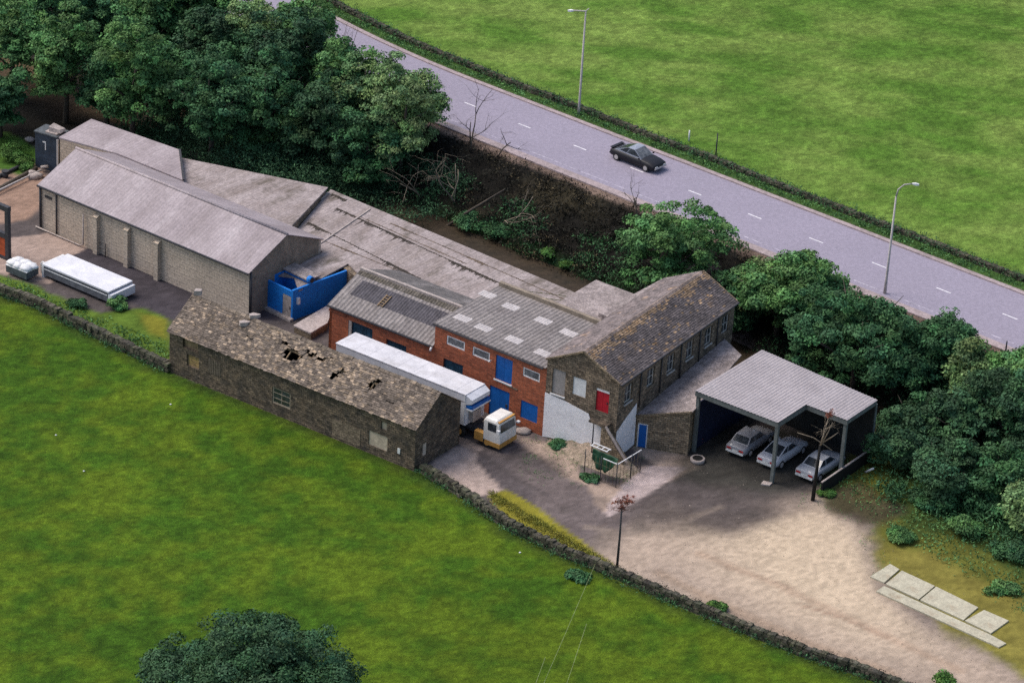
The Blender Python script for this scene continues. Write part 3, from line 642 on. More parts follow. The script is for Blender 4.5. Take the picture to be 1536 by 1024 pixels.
for k in range(1500):
    px=rg.uniform(650,1500); py=rg.uniform(640,1010); x,y,z=GT(px,py)
    d_=float(sd(gpoly,np.array([[x]]),np.array([[y]]))[0,0]); f_=float(sd(field_poly,np.array([[x]]),np.array([[y]]))[0,0])
    if f_>-.5 or (px>1300 and py<790+(px-1300)*.7): continue
    if abs(d_)<2.2 or -2.2<f_<-.5 or rg.random()<.25: PS.append((x,y,z))
scatter('loose_stones','small loose stones and rubble strewn on the yard','loose stones',PS,M('loose_stone',(.33,.27,.22),(.2,.165,.14),2,10,.3),.05,4,.3,.04,24)
PS=[]
for k in range(420):
    px=rg.uniform(780,960); py=rg.uniform(655,730); x,y,z=GT(px,py)
    if fbm(np.array(x),np.array(y),1.6,93)>.56: PS.append((x,y,z))
for k in range(500):
    px=rg.uniform(1020,1330); py=rg.uniform(700,880); x,y,z=GT(px,py); d_=float(sd(gpoly,np.array([[x]]),np.array([[y]]))[0,0])
    if abs(d_)<.9 and px>1200: PS.append((x,y,z))
scatter('yard_weeds','small weeds growing in patches on the yard','weeds',PS,m_leafM,.06,8,.18,.14,25)
scatter('wall_moss','dark straggling growth over the long field wall','weeds',PW,m_scrub,.07,12,.14,.5,22)
scatter('wall_growth','dark plants growing over the roadside wall','weeds',PY,m_leafD,.09,10,.2,.5,21)
scatter('wall_foot_weeds','weeds growing along the foot of the field wall','weeds',P,m_leafD,.08,14,.16,.4,10)
# ------------------------------------------------------------------ building helpers
def window(parent,P,ang,w,h,z,frame=m_trim,pane=m_glass,bars=(2,1),ft=.07,depth=.10,name='window'):
    """P: start point of the opening on the outer face (local xy), ang: wall direction"""
    T=Vector((math.cos(ang),math.sin(ang),0)); N=Vector((-T.y,T.x,0)); O=Vector((P[0],P[1],z))+N*depth
    def bx(b,x0,x1,z0,z1,d0,d1):
        vs=[O+T*x+N*d+Vector((0,0,zz)) for zz in (z0,z1) for x,d in ((x0,d0),(x1,d0),(x1,d1),(x0,d1))]
        b.add(vs,[(0,3,2,1),(4,5,6,7),(0,1,5,4),(1,2,6,5),(2,3,7,6),(3,0,4,7)])
    f=MB(); bx(f,0,w,0,ft,0,.08); bx(f,0,w,h-ft,h,0,.08); bx(f,0,ft,ft,h-ft,0,.08); bx(f,w-ft,w,ft,h-ft,0,.08)
    for k in range(1,bars[0]): x=w*k/bars[0]; bx(f,x-.02,x+.02,ft,h-ft,.005,.06)
    for k in range(1,bars[1]): zz=h*k/bars[1]; bx(f,ft,w-ft,zz-.02,zz+.02,.008,.055)
    o=f.build(name,frame,parent); g=MB(); bx(g,ft,w-ft,ft,h-ft,.03,.045); g.build('pane',pane,o); return o
def panel(name,parent,P,ang,w,h,z,mt,depth=.10,th=.06,planks=0,handle=False,label=None):
    T=Vector((math.cos(ang),math.sin(ang),0)); N=Vector((-T.y,T.x,0)); O=Vector((P[0],P[1],z))+N*depth; b=MB()
    def bx(b,x0,x1,z0,z1,d0,d1,t=(1,1,1)):
        vs=[O+T*x+N*d+Vector((0,0,zz)) for zz in (z0,z1) for x,d in ((x0,d0),(x1,d0),(x1,d1),(x0,d1))]
        b.add(vs,[(0,3,2,1),(4,5,6,7),(0,1,5,4),(1,2,6,5),(2,3,7,6),(3,0,4,7)],0,t)
    if planks:
        for k in range(planks):
            t=random.uniform(.85,1.12); bx(b,w*k/planks+.008,w*(k+1)/planks-.008,0,h,random.uniform(0,.01),th,(t,t,t))
    else: bx(b,0,w,0,h,0,th)
    o=b.build(name,mt,parent)
    if label: o['label']=label
    if handle:
        hb=MB(); bx(hb,w*.82,w*.88,h*.45,h*.55,-.05,0); hb.build('handle',m_dark,o)
    return o
def sill(parent,P,ang,w,z,mt=m_trim,h=.09,proud=.08,name='sill'):
    T=Vector((math.cos(ang),math.sin(ang),0)); N=Vector((-T.y,T.x,0)); O=Vector((P[0],P[1],0))-T*.06-N*proud; b=MB()
    vs=[O+T*x+N*d+Vector((0,0,zz)) for zz in (z-h,z-.003) for x,d in ((0,0),(w+.12,0),(w+.12,proud+.09),(0,proud+.09))]
    b.add(vs,[(0,3,2,1),(4,5,6,7),(0,1,5,4),(1,2,6,5),(2,3,7,6),(3,0,4,7)]); return b.build(name,mt,parent)
def tiles(b,P0,U,V,lu,lv,tw,tl,seed,holes=(),col=None,th=.035,jit=1.0,mi=0):
    """stone slates laid in courses: P0 eave corner, U along the eave, V up the slope"""
    rg=random.Random(seed); U=Vector(U).normalized(); V=Vector(V).normalized(); N=U.cross(V).normalized(); rows=int(round(lv/tl)); tl=lv/rows
    for r in range(rows):
        x=-rg.random()*tw*.5; w0=tw*(1.1-.35*r/rows)
        while x<lu:
            w=w0*rg.uniform(.75,1.3); a=max(0,x); c=min(lu,x+w); x+=w
            if c-a<.05: continue
            cu=(a+c)/2; cv=(r+.5)*tl; skip=False; edge=False
            for (hu,hv,ru,rv,sd_) in holes:
                d=(((cu-hu)/ru)**2+((cv-hv)/rv)**2)*1.5; d*=1+.7*mnoise.noise(Vector((cu*1.3,cv*1.9,sd_)))
                if d<1: skip=True
                elif d<2.0: edge=True
            if skip and rg.random()<.93: continue
            sl=rg.gauss(0,.012)*jit; rot=rg.gauss(0,.02)*jit*(4 if edge else 1); lift=abs(rg.gauss(0,.012))*jit*(3 if edge else 1)
            v0=r*tl-.04+sl+(rg.gauss(0,.08) if edge else 0); v1=(r+1)*tl+.06
            o=P0+N*(.045+lift); o2=P0+N*(.008)
            q=[o+U*(a+.006)+V*(v0),o+U*(c-.006)+V*(v0+rot*(c-a)),o2+U*(c-.006)+V*v1,o2+U*(a+.006)+V*v1]
            q2=[p-N*th for p in q]; t=col(cu,cv,rg,edge) if col else (1,1,1)
            b.add(q2+q,[(0,3,2,1),(4,5,6,7),(0,1,5,4),(1,2,6,5),(3,0,4,7)],mi,t)
    return b
# ------------------------------------------------------------------ BARN
bo=G(254,557); BA=R(-34.2); BL=21.6; BW=5.05; EH=3.3; RH=5.0
barn=thing('stone_barn','long derelict stone barn with a holed slate roof beside the field','barn',(bo[0],bo[1],0),BA)
ops=[(1.6,2.7,1.05,1.95),(1.2,2.6,2.35,3.05),(9.3,10.9,.85,2.1),(17.7,19.3,.65,1.75),(18.7,19.2,2.2,2.8),(12.9,13.0,.9,1.7)][:5]
MB().wall((0,0),0,BL,-.1,EH,.35,ops).build('wall',m_stone,barn)
MB().wall((BL,BW),math.pi,BL,-.1,EH,.35,[]).build('wall',m_stone,barn)
def gable(parent,u,w,z0,ez,rz,th,mt,face=1,ops=(),rv=None):
    rv=rv or w/2; b=MB(); 
    if face>0: b.wall((u,.35 if th>.3 else 0.2),math.pi/2,w-(.7 if th>.3 else .4),z0,ez,th,[(a-.35,c-.35,d,e) for a,c,d,e in ops])
    else: b.wall((u,w-.35),-math.pi/2,w-.7,z0,ez,th,ops)
    x0,x1=(u-th,u) if face>0 else (u,u+th)
    vs=[(x,v,z) for x in (x0,x1) for v,z in ((.02,ez+.003),(w-.02,ez+.003),(rv,rz))]
    b.add(vs,[(2,1,0),(3,4,5),(0,1,4,3),(1,2,5,4),(2,0,3,5)]); return b.build('gable_wall',mt,parent)
gable(barn,BL,BW,-.1,EH,RH-.06,.35,m_stone,1,[(.9,1.35,.75,1.7)])
gable(barn,0,BW,-.1,EH,RH-.06,.35,m_stone,-1)
MB().box(.36,BL-.36,.36,BW-.36,1.9,1.95).build('floor',m_int,barn)  # near-black sheet, interior shade put into the colour under the roof holes
def bcol(cu,cv,rg,edge):
    n=mnoise.noise(Vector((cu*.35,cv*.8,3))); t=rg.uniform(.6,1.35)*(1+.35*n)
    if rg.random()<(.16+.22*(6<cu<17)) or edge and rg.random()<.45: t*=rg.uniform(1.3,2.0); return (t*1.14,t,t*.80)
    return (t*1.06,t*.97,t*.86)
sl=math.hypot(BW/2+.15,RH-EH+.1); Vf=Vector((0,BW/2+.15,RH-EH+.1)); rb_=MB()
tiles(rb_,Vector((-.15,-.15,EH-.1)),(1,0,0),Vf,BL+.3,sl,.27,.16,5,holes=[(10.1,1.75,.85,.55,1),(11.3,2.4,.6,.28,2),(12.3,2.25,.5,.22,3),(13.9,1.45,.3,.4,3.3),(14.2,2.0,.35,.25,6),(16.9,1.85,.3,.5,4),(17.2,2.3,.22,.2,5),(9.0,2.45,.35,.2,9),(12.9,2.6,.3,.15,8),(18.9,1.2,.2,.12,11),(6.2,1.9,.22,.12,12)],col=bcol,jit=1.5)
tiles(rb_,Vector((BL+.15,BW+.15,EH-.1)),(-1,0,0),(0,-(BW/2+.15),RH-EH+.1),BL+.3,sl,.40,.28,6,col=bcol)
roof=rb_.build('roof',m_slate,barn)
rd=MB()
for k in range(int((BL+.2)/.45)):
    t=random.uniform(.7,1.5); x=-.12+k*.45; j=random.gauss(0,.02)
    rd.add([(x,BW/2-.17,RH-.03+j),(x+.43,BW/2-.17,RH-.03+j),(x+.43,BW/2,RH+.10+j),(x,BW/2,RH+.10+j),(x,BW/2+.17,RH-.03+j),(x+.43,BW/2+.17,RH-.03+j)],[(0,1,2,3),(3,2,5,4),(1,5,2),(0,3,4)],0,(t*1.1,t,t*.85))
rd.build('ridge_tiles',m_slate,roof)
rf=MB()
for k in range(24):
    x=.5+k*.9; rf.bar((x,.1,EH-.22),(x,BW/2,RH-.22),.08,.10)
for f in (.35,.7): rf.bar((.3,BW/2*f,EH-.24+(RH-EH)*f),(BL-.3,BW/2*f,EH-.24+(RH-EH)*f),.12,.12)
rf.build('rafters',m_wood,barn)
window(barn,(1.6,0),0,1.1,.9,1.05,m_wood,M('boarded_light',(.42,.28,.10),(.30,.2,.08),3,10,.3),(1,4),.08)
panel('window_board',barn,(1.2,0),0,1.4,.7,2.35,m_wood,planks=5,depth=.2)
window(barn,(9.3,0),0,1.6,1.25,.85,M('pale_frame',(.36,.30,.22),None,3,12,.3),m_glass,(2,3),.09,.05)
panel('window_board',barn,(17.7,0),0,1.6,1.1,.65,M('pale_board',(.48,.40,.30),(.4,.33,.25),2,10,.2),depth=.06,label='pale boarded window near the right end')
panel('window_board',barn,(18.7,0),0,.5,.6,2.2,M('pale_board2',(.40,.34,.26),None,2,10,.2),depth=.1)
panel('window_board',barn,(BL,.9),math.pi/2,.45,.95,.75,M('pale_board3',(.55,.47,.38),None,2,10,.2),depth=.05)
bw=MB()
for k in range(7): bw.box(3.6+k*.16,3.6+k*.16+.11,-.03,-.003,1.2,2.3)
bw.build('slatted_boards',M('weathered_boards',(.15,.12,.09),None,3,12,.3),barn)
MB().box(14.6,17.0,-.02,-.003,.2,1.5).build('patched_stonework',M('patch_stone',(.24,.185,.125),(.17,.13,.09),1.5,9,.35,pat=('brick',.36,.15,(.1,.08,.06),.6),bump=.5),barn)
MB().box(20.2,20.4,-.05,-.003,.9,1.3).build('meter_box',m_trim,barn)
tag(MB().prism([(0,0),(.5,.05),(.55,.4),(.1,.45)],0,.35).build('pale_rubble',m_conc),'white lump of rubble on the left end of the barn ridge','rubble',None)
ob=bpy.data.objects['pale_rubble']; v=barn.matrix_world
def bw_(u,v_,z):
    a=BA; return (bo[0]+u*math.cos(a)-v_*math.sin(a),bo[1]+u*math.sin(a)+v_*math.cos(a),z)
ob.location=bw_(.1,BW/2-.1,RH+.1)
for i,(u,lb) in enumerate([(5.3,'pale plaster lump on the barn ridge above the left slates'),(5.0,'pale plaster lump just below the barn ridge')]):
    q=MB().prism([(0,0),(.5,.1),(.7,.35),(.2,.5),(-.1,.3)],0,.25+.05*i).build('pale_rubble',m_conc); q.location=bw_(u,BW/2-.2-.7*i,RH+.06-.45*i); tag(q,lb,'rubble')
# ------------------------------------------------------------------ LONG GREY SHED (A)
AO=G(61.5,342); AA=R(-37); AL=21.4; AW=7.8; AE=3.7; AR=5.4
shA=thing('long_shed','long grey rendered shed with a pitched sheet roof and buttresses','shed',(AO[0],AO[1],0),AA)
MB().wall((0,0),0,AL,-.1,AE,.25).build('wall',m_render,shA)
MB().wall((AL,AW),math.pi,AL,-.1,AE,.25).build('wall',m_render,shA)
for u,fc in ((AL,1),(0,-1)):
    b=MB()
    if fc>0: b.wall((u,.25),math.pi/2,AW-.5,-.1,AE,.25)
    else: b.wall((0,AW-.25),-math.pi/2,AW-.5,-.1,AE,.25)
    x0,x1=(u-.25,u) if fc>0 else (0,.25)
    b.add([(x,v_,z) for x in (x0,x1) for v_,z in ((.02,AE+.003),(AW-.02,AE+.003),(AW/2,AR-.1))],[(2,1,0),(3,4,5),(0,1,4,3),(1,2,5,4),(2,0,3,5)])
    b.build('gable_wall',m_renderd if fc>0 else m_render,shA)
b=MB(); 
b.slab([(-.12,-.2,AE-.05),(AL+.12,-.2,AE-.05),(AL+.12,AW/2-.003,AR),(-.12,AW/2-.003,AR)],.06)
b.slab([(-.12,AW/2+.003,AR),(AL+.12,AW/2+.003,AR),(AL+.12,AW+.2,AE-.05),(-.12,AW+.2,AE-.05)],.06)
r_=b.build('roof',m_corrA,shA)
b=MB(); b.tube([(-.14,AW/2,AR+.01),(AL+.14,AW/2,AR+.01)],.11,8); b.build('ridge_cap',m_corrA,r_)
MB().box(-.12,AL+.12,-.32,-.21,AE-.17,AE-.05).build('gutter',m_dark,shA)
for u,t in ((5.9,.30),(9.1,.34),(12.2,.34)): 
    b=MB(); b.prism([(u,-.38),(u+.42,-.38),(u+.42,-.003),(u,-.003)],-.1,AE-.62); b.prism([(u-.02,-.42,AE-.66),(u+.44,-.42,AE-.66),(u+.44,-.003,AE-.44),(u-.02,-.003,AE-.44)],AE-.615,AE); b.build('buttress',m_render,shA)
MB().tube([(.06,-.1,0),(.06,-.1,AE-.15)],.09,8).build('drainpipe',m_dark,shA)
MB().tube([(1.75,-.08,.1),(1.75,-.08,AE-.15)],.06,8).build('drainpipe',m_dark,shA)
MB().tube([(-.3,-.25,.12),(4.4,-.25,.12),(4.75,-.25,.3),(4.75,-.2,AE-.9)],.06,8).build('waste_pipe',m_conc,shA)
MB().tube([(7.0,-.15,0),(7.0,-.15,1.1)],.04,6).build('drainpipe',m_dark,shA)
MB().tube([(AL+.08,.1,0),(AL+.08,.1,AE-.1)],.09,8).build('drainpipe',m_dark,shA)
MB().box(.5,1.2,-.06,-.003,2.75,2.95).build('wall_vent',m_dark,shA)
MB().box(AL+.003,AL+.05,.6,AW-2.5,2.9,3.02).build('ledge',m_renderd,shA)
# ------------------------------------------------------------------ LOW SHEET-ROOFED RANGE (B)
def L2(th_,p,h): x,y=G(p[0],p[1],h); q=loc_of(th_,x,y); return (q[0],q[1],h)
def corner_local(th_,other,u,v_):
    a=other.rotation_euler.z; x=other.location.x+u*math.cos(a)-v_*math.sin(a); y=other.location.y+u*math.sin(a)+v_*math.cos(a); return loc_of(th_,x,y)
shB=thing('rear_shed','low rear shed with pale sheet roof behind the long grey shed','shed',(*G(88,206,4.0),0),AA)
f0=corner_local(shB,shA,.3,AW+.25); f1=corner_local(shB,shA,AL-3.4,AW+.25); mf=corner_local(shB,shA,7.2,AW+.25)
def onpl(th_,p,fn):
    h=4.0
    for i in range(12): q=L2(th_,p,h); h=.4*h+.6*fn(q[0],q[1])
    return (q[0],q[1],fn(q[0],q[1]))
pB1=lambda x,y: 3.75+(y-f0[1])*.10
pB2=lambda x,y: 3.3+(y-f0[1])*.03
fl=onpl(shB,(88,206),pB1); bl=onpl(shB,(137,178.4),pB1); mid=onpl(shB,(269.6,224.7),pB1); br=onpl(shB,(492,281),pB2); mf=(mf[0],mf[1],3.75)
b=MB(); b.slab([fl,(f0[0],f0[1],3.75),mf,mid,bl],.12); b.build('roof',m_corrA,shB)
mid2=(mid[0]-.3,mid[1],pB2(*mid[:2])); mf2=(mf[0]-.3,mf[1],pB2(*mf[:2]))
b=MB(); b.slab([mf2,(f1[0],f1[1],pB2(*f1[:2])),br,mid2],.12); b.build('roof',m_corrB,shB)
ins=.15
b=MB(); b.prism([(p[0]+dx,p[1]+dy,pB1(p[0]+dx,p[1]+dy)-.13) for p,dx,dy in ((fl,.1,.05),(f0,0,-.02),(mf,0,0),(mid,0,-.2),(bl,.15,-.2))],-.1,3.5); b.build('wall',m_render,shB)
b=MB(); b.prism([(p[0]+dx,p[1]+dy,pB2(p[0]+dx,p[1]+dy)-.13) for p,dx,dy in ((mf,.02,0),(f1,0,0),(br,0,-.2),(mid,-.02,-.2))],-.1,3.0); b.build('wall',m_stone2,shB)
b=MB(); b.bar((mid[0],mid[1],mid[2]+.03),(mf[0],mf[1],mf[2]+.03),.16,.10); b.build('flashing',m_dark,shB)
shC=thing('rear_shed','long low shed with moss-streaked sheet roof in the middle of the site','shed',(*G(471.5,368,2.6),0),AA)
zpl=lambda x,y: 2.62+.055*y
oc=lambda x,y: onpl(shC,(x,y),zpl)
bkL=oc(496,284); bkR=oc(885,448); bfR=oc(850,470); d1=oc(770,455); d0=oc(700,482); c2=oc(560,432); c1=oc(522,395.5); cA=oc(441,416); cB=oc(448,436)
gA=corner_local(shC,shA,AL+.06,AW+.2); gB=corner_local(shC,shA,AL+.06,3.1); jl=corner_local(shC,shA,AL-3.3,AW+.3)
poly=[cA,cB,c1,c2,d0,d1,bfR,bkR,bkL,jl,gA,gB]; poly=[(p[0],p[1],zpl(p[0],p[1])) for p in poly]
b=MB(); b.slab(poly,.1); rfC=b.build('roof',m_corrB,shC)
b=MB(); b.prism([(p[0],p[1],zpl(*p[:2])-.12) for p in (c2,d0,d1,bfR,(bkR[0],bkR[1]-.15),(bkL[0],bkL[1]-.2),(jl[0]+.1,jl[1]-.1),gA)],-.1,2.3); b.build('wall',m_stone2,shC)
# raised joint battens and moss lines along sheet laps
def lineon(b,pa,pb,w,h): 
    b.bar((pa[0],pa[1],zpl(*pa[:2])+.03),(pb[0],pb[1],zpl(*pb[:2])+.03),w,h)
b=MB()
lineon(b,L2(shC,(555,311),3.2),L2(shC,(475,367),2.75),.12,.10); lineon(b,L2(shC,(493,285),3.3),L2(shC,(432,329),3.0),.2,.16); b.build('roof_batten',m_conc,rfC)
def ribbon(A_,B_,zf,seed,tintc,lm=.42,gap=-.5,par=None,nm='moss_line'):
    rg2=random.Random(seed); L=(B_-A_).length; n=int(L/.07); vs=[];fs=[]
    for k in range(n+1):
        f=k/n; q=A_.lerp(B_,f); on=min(1,max(.22,.75+1.6*(mnoise.noise(Vector((f*L*.4,seed*3.1,0)))-gap-.5)))
        l=(abs(rg2.gauss(0,lm))+.06)*on*(1 if k%2 else .45); w=.06*on+abs(rg2.gauss(0,.04)); y1=q.y+w; y0=q.y-l
        vs+=[(q.x,y0,zf(q.x,y0)+.008),(q.x,y1,zf(q.x,y1)+.012)]
    for k in range(n): a=2*k; fs.append((a,a+2,a+3,a+1))
    MB().add(vs,fs,0,tintc).build(nm,m_moss,par)
for i,(pa,pb) in enumerate([((505,312),(835,462)),((462,330),(640,418)),((640,418),(700,445)),((498,292),(520,302))]):
    ribbon(Vector(L2(shC,pa,2.95)),Vector(L2(shC,pb,2.95)),zpl,i+3,(1,1,1),par=rfC)
for i,(pa,pb) in enumerate([((585,335),(855,452)),((470,350),(600,402)),((540,325),(700,395))]):
    ribbon(Vector(L2(shC,pa,2.95)),Vector(L2(shC,pb,2.95)),zpl,i+50,(2.6,2.4,2.2),.14,-.25,rfC)
for i in range(5):
    f=i/4; ribbon(Vector(L2(shC,(742+f*22,438+f*2-i*5+12),2.95)),Vector(L2(shC,(825+f*24,462-i*6+6),2.95)),zpl,i+30,(1.3,1.9,.7),.2,-.1,rfC,'moss_patch')
# ------------------------------------------------------------------ BLUE WALLED OUTHOUSE
BO=G(397.6,461); bx_=thing('blue_outhouse','small bright blue walled enclosure beside the long grey shed','outhouse',(BO[0],BO[1],0),R(-41))
q1=L2(bx_,(438,481),0); W1=q1[0]; q2=L2(bx_,(523.6,395),2.3); D1=q2[1]
b=MB(); b.wall((0,0),0,W1,-.02,2.3,.18,[(W1*.63,W1*.95,.0,1.85)]); b.build('wall',m_blue,bx_)
b=MB(); b.wall((W1,.0),math.pi/2-.04,D1,.0,2.42,.18); b.build('wall',m_blue,bx_)
b=MB(); b.wall((0,1.75),0,W1-.25,.3,2.6,.18); b.build('wall',m_blue,bx_)
b=MB(); b.wall((0,1.75),-math.pi/2,1.55,.0,2.5,.18); b.build('wall',m_blue,bx_)
MB().box(.2,W1-.3,.2,1.7,.2,.24).build('floor',m_int,bx_)
MB().box(-.35,W1-.1,1.6,2.9,2.62,2.72).build('flat_roof',m_grit,bx_)
panel('door',bx_,(W1*.63,0),0,W1*.32,1.85,0,m_conc,depth=.03,handle=True,label='grey unpainted door')
b=MB(); b.add([(W1+.01+.02*0,0,0)],[]); 
lm=MB(); lm.box(W1+.0,W1+.22,.35,.55,1.25,1.75); lm.build('wall_lamp',m_trim,bx_)
vf=MB(); vf.tube([(W1-.05,1.62,2.85),(W1+.3,1.62,2.85)],.26,14); vf.build('extractor_fan',m_blue,bx_)
vg=MB(); vg.tube([(W1+.305,1.62,2.85),(W1+.33,1.62,2.85)],.2,12); vg.build('fan_grille',m_dark,bx_)
b=MB(); b.bar((-.3,-.15,.05),(W1+.1,-.15,.05),.35,.3); b.build('plinth',m_conc,bx_)
# pale flat roofed lean-to
po=G(438.6,487,.6); sl_=thing('low_outbuilding','low outbuilding with pale stained flat roof below the blue wall','outbuilding',(po[0],po[1],0),AA)
p4=[L2(sl_,p,.6) for p in ((440,487.5),(466,499),(491,484),(500,462),(489,459))]
MB().slab(p4,.12).build('flat_roof',m_ledge,sl_); MB().prism([(p[0]*.96+.05,p[1]*.96+.05) for p in p4],-.1,.47).build('wall',m_stone3,sl_)
# ------------------------------------------------------------------ RED BRICK WORKSHOP, LOW (C)
DA=R(-36.3); DO=G(813.6,654); DL=9.75; DW=7.2
DO=(DO[0]-math.cos(DA)*DL,DO[1]-math.sin(DA)*DL)
CA=R(-35.2); CLn=9.45; CO=(DO[0]-math.cos(CA)*CLn,DO[1]-math.sin(CA)*CLn)
shc=thing('brick_workshop','low red brick workshop with dark roof panels and teal doorways','workshop',(CO[0],CO[1],0),CA)
CE=3.5; CR=5.0; CV=3.6; CB=8.0
ops=[(1.75,3.95,0.0,2.85),(5.2,7.0,.9,2.55)]
MB().wall((0,0),0,CLn,-.1,CE,.25,ops).build('wall',m_brick,shc)
b=MB(); b.wall((0,CB),-math.pi/2,CB,-.1,3.2,.25); b.add([(x,v_,z) for x in (0,.25) for v_,z in ((.02,CE),(CB-.02,3.203),(CV,CR-.1))]+[(0,.02,3.203),(.25,.02,3.203)],[(2,1,6,0),(3,7,4,5),(0,6,7,3),(0,3,5,2),(1,2,5,4)]); b.build('gable_wall',m_brick,shc)
b=MB(); b.slab([(-.1,-.12,CE),(CLn-.04,-.12,CE),(CLn-.04,CV-.003,CR),(-.1,CV-.003,CR)],.07)
rC=b.build('roof',m_corrD,shc)
MB().slab([(-.1,CV+.003,CR),(CLn-.04,CV+.003,CR),(CLn-.04,CB,3.3),(-.1,CB,3.3)],.07).build('roof',M('darker_sheet',(.15,.135,.13),(.11,.10,.095),.8,8,.3,rough=.85,pat=('corr',.34,.3),bump=.4,stains=[((.34,.31,.30),.35,.5,.7,1,1,.7)]),shc)  # back slope in a darker sheet
def onC(u,v_,dz=.012): return (u,v_,CE+(v_+.12)/(CV+.12)*(CR-CE)+dz)
b=MB(); b.slab([onC(.75,1.3),onC(8.9,1.3),onC(8.9,2.75),onC(.75,2.75)],.008); b.build('skylight_strip',m_roofstrip,rC)
b=MB()
for u in (3.35,3.75): b.bar(onC(u,1.2,.08),onC(u,2.3,.08),.06,.06)
for k in range(5): b.bar(onC(3.35,1.3+k*.22,.09),onC(3.75,1.3+k*.22,.09),.05,.05)
b.build('roof_ladder',m_wood,rC)
b=MB(); b.bar((-.12,CV,CR+.05),(CLn-.05,CV,CR+.05),.22,.12); b.build('ridge_cap',m_conc,rC)
b=MB(); b.slab([onC(-.05,3.05,.01),onC(CLn-.1,3.0,.01),onC(CLn-.1,3.45,.01),onC(-.05,3.45,.01)],.008); b.build('dark_ridge_strip',M('dark_strip_sheet',(.07,.062,.045),(.12,.105,.09),1.6,6,.5,bump=.6,pat=('corr',.24,.4)),rC)  # darker strip of sheets just below the ridge
MB().box(-.1,CLn-.3,-.22,-.13,CE-.13,CE-.03).build('gutter',m_dark,shc)
f=panel('doorway_shutter',shc,(1.75,0),0,2.2,2.85,0,m_teal,planks=7,depth=.14); 
b=MB(); b.box(1.75,1.87,.02,.12,0,2.85); b.box(1.87,2.02,.02,.10,0,2.85); b.build('door_frame',m_conc,shc)
panel('window_board',shc,(5.2,0),0,1.8,1.65,.9,m_teal,planks=5,depth=.12)
MB().box(-.05,1.5,-.04,-.003,3.0,3.15).build('brick_course',m_brick,shc)
MB().tube([(CLn-.12,-.18,CE-.1),(CLn-.12,-.3,CE-.35)],.08,8).build('downpipe_head',m_trim,shc)
# ------------------------------------------------------------------ RED BRICK WORKSHOP, TWO STOREYS (D)
shD=thing('brick_building','two storey red brick building with pale roof lights and blue doors','building',(DO[0],DO[1],0),DA)
DE=5.25
def d_u(px): return None
dops=[(1.05,2.65,4.0,4.7),(3.35,4.85,3.95,4.65),(5.4,6.85,2.9,4.75),(7.75,9.2,3.95,4.65),
      (.85,2.6,1.55,2.85),(3.2,4.5,.6,1.95),(5.0,6.75,0.0,2.25),(7.75,9.2,.75,2.1)]
MB().wall((0,0),0,DL,-.1,DE,.25,dops).build('wall',m_brick,shD)
MB().wall((0,DW),-math.pi/2,DW-.26,-.1,DE+.12,.25,[],z1b=DE).build('wall',m_brick,shD)
MB().wall((DL,DW),math.pi,DL-.26,-.1,DE+.12,.25).build('wall',m_brick,shD)
MB().wall((DL,.26),math.pi/2,DW-.52,-.1,DE,.25,[],z1b=DE+.12).build('wall',m_brick,shD)
b=MB(); b.slab([(-.08,-.12,DE+.07),(DL-.02,-.12,DE+.07),(DL-.02,DW,DE+.32),(-.08,DW,DE+.32)],.07); rD=b.build('roof',m_corrD,shD)
def onD(u,v_,dz=.01): return (u,v_,DE+.07+(v_+.12)/(DW+.12)*.25+dz)
for (px,py) in [(731,443),(766,461),(694,476),(725,490),(815,482),(771,508),(815,528),(853,500)]:
    x,y=G(px,py,DE+.2); u,v_=loc_of(shD,x,y); b=MB(); b.slab([onD(u-.62,v_-.38),onD(u+.62,v_-.38),onD(u+.62,v_+.38),onD(u-.62,v_+.38)],.008); b.build('roof_light',m_skyl,rD)
b=MB(); b.box(-.08,DL+.2,DW+.003,DW+.28,DE-.1,DE+.62); b.build('parapet',m_renderd,shD)
b=MB(); b.box(-.1,-.082,-.12,DW,DE-.08,DE+.1); b.build('bargeboard',m_conc,shD)
MB().box(-.08,DL-.2,-.22,-.13,DE-.1,DE+.0).build('gutter',m_dark,shD)
window(shD,(1.05,0),0,1.6,.7,4.0,m_trim,m_glass2,(1,1),.1,.04); window(shD,(3.35,0),0,1.5,.7,3.95,m_trim,m_glass2,(1,1),.1,.04); window(shD,(7.75,0),0,1.45,.7,3.95,m_trim,m_glass2,(1,1),.1,.04)
panel('loading_door',shD,(5.4,0),0,1.45,1.85,2.9,m_bdoor,planks=2,depth=.06,label='blue upper loading door'); sill(shD,(5.4,0),0,1.45,2.9)
panel('doorway_shutter',shD,(.85,0),0,1.75,1.3,1.55,m_teal,planks=4); panel('window_board',shD,(3.2,0),0,1.3,1.35,.6,m_bdoor,depth=.06)
panel('door',shD,(5.0,0),0,1.75,2.25,0,m_bdoor,planks=2,depth=.06,handle=True); panel('window_board',shD,(7.75,0),0,1.45,1.35,.75,m_bdoor,depth=.05)
MB().box(6.4,7.4,-.03,-.003,2.68,2.8).build('lintel_course',m_stone3,shD)
wl_=MB(); wl_.tube([(5.1,-.02,4.2),(5.1,-.3,4.3),(5.1,-.34,4.2)],[.03,.03,.1],7); wl_.build('wall_lamp',m_trim,shD)
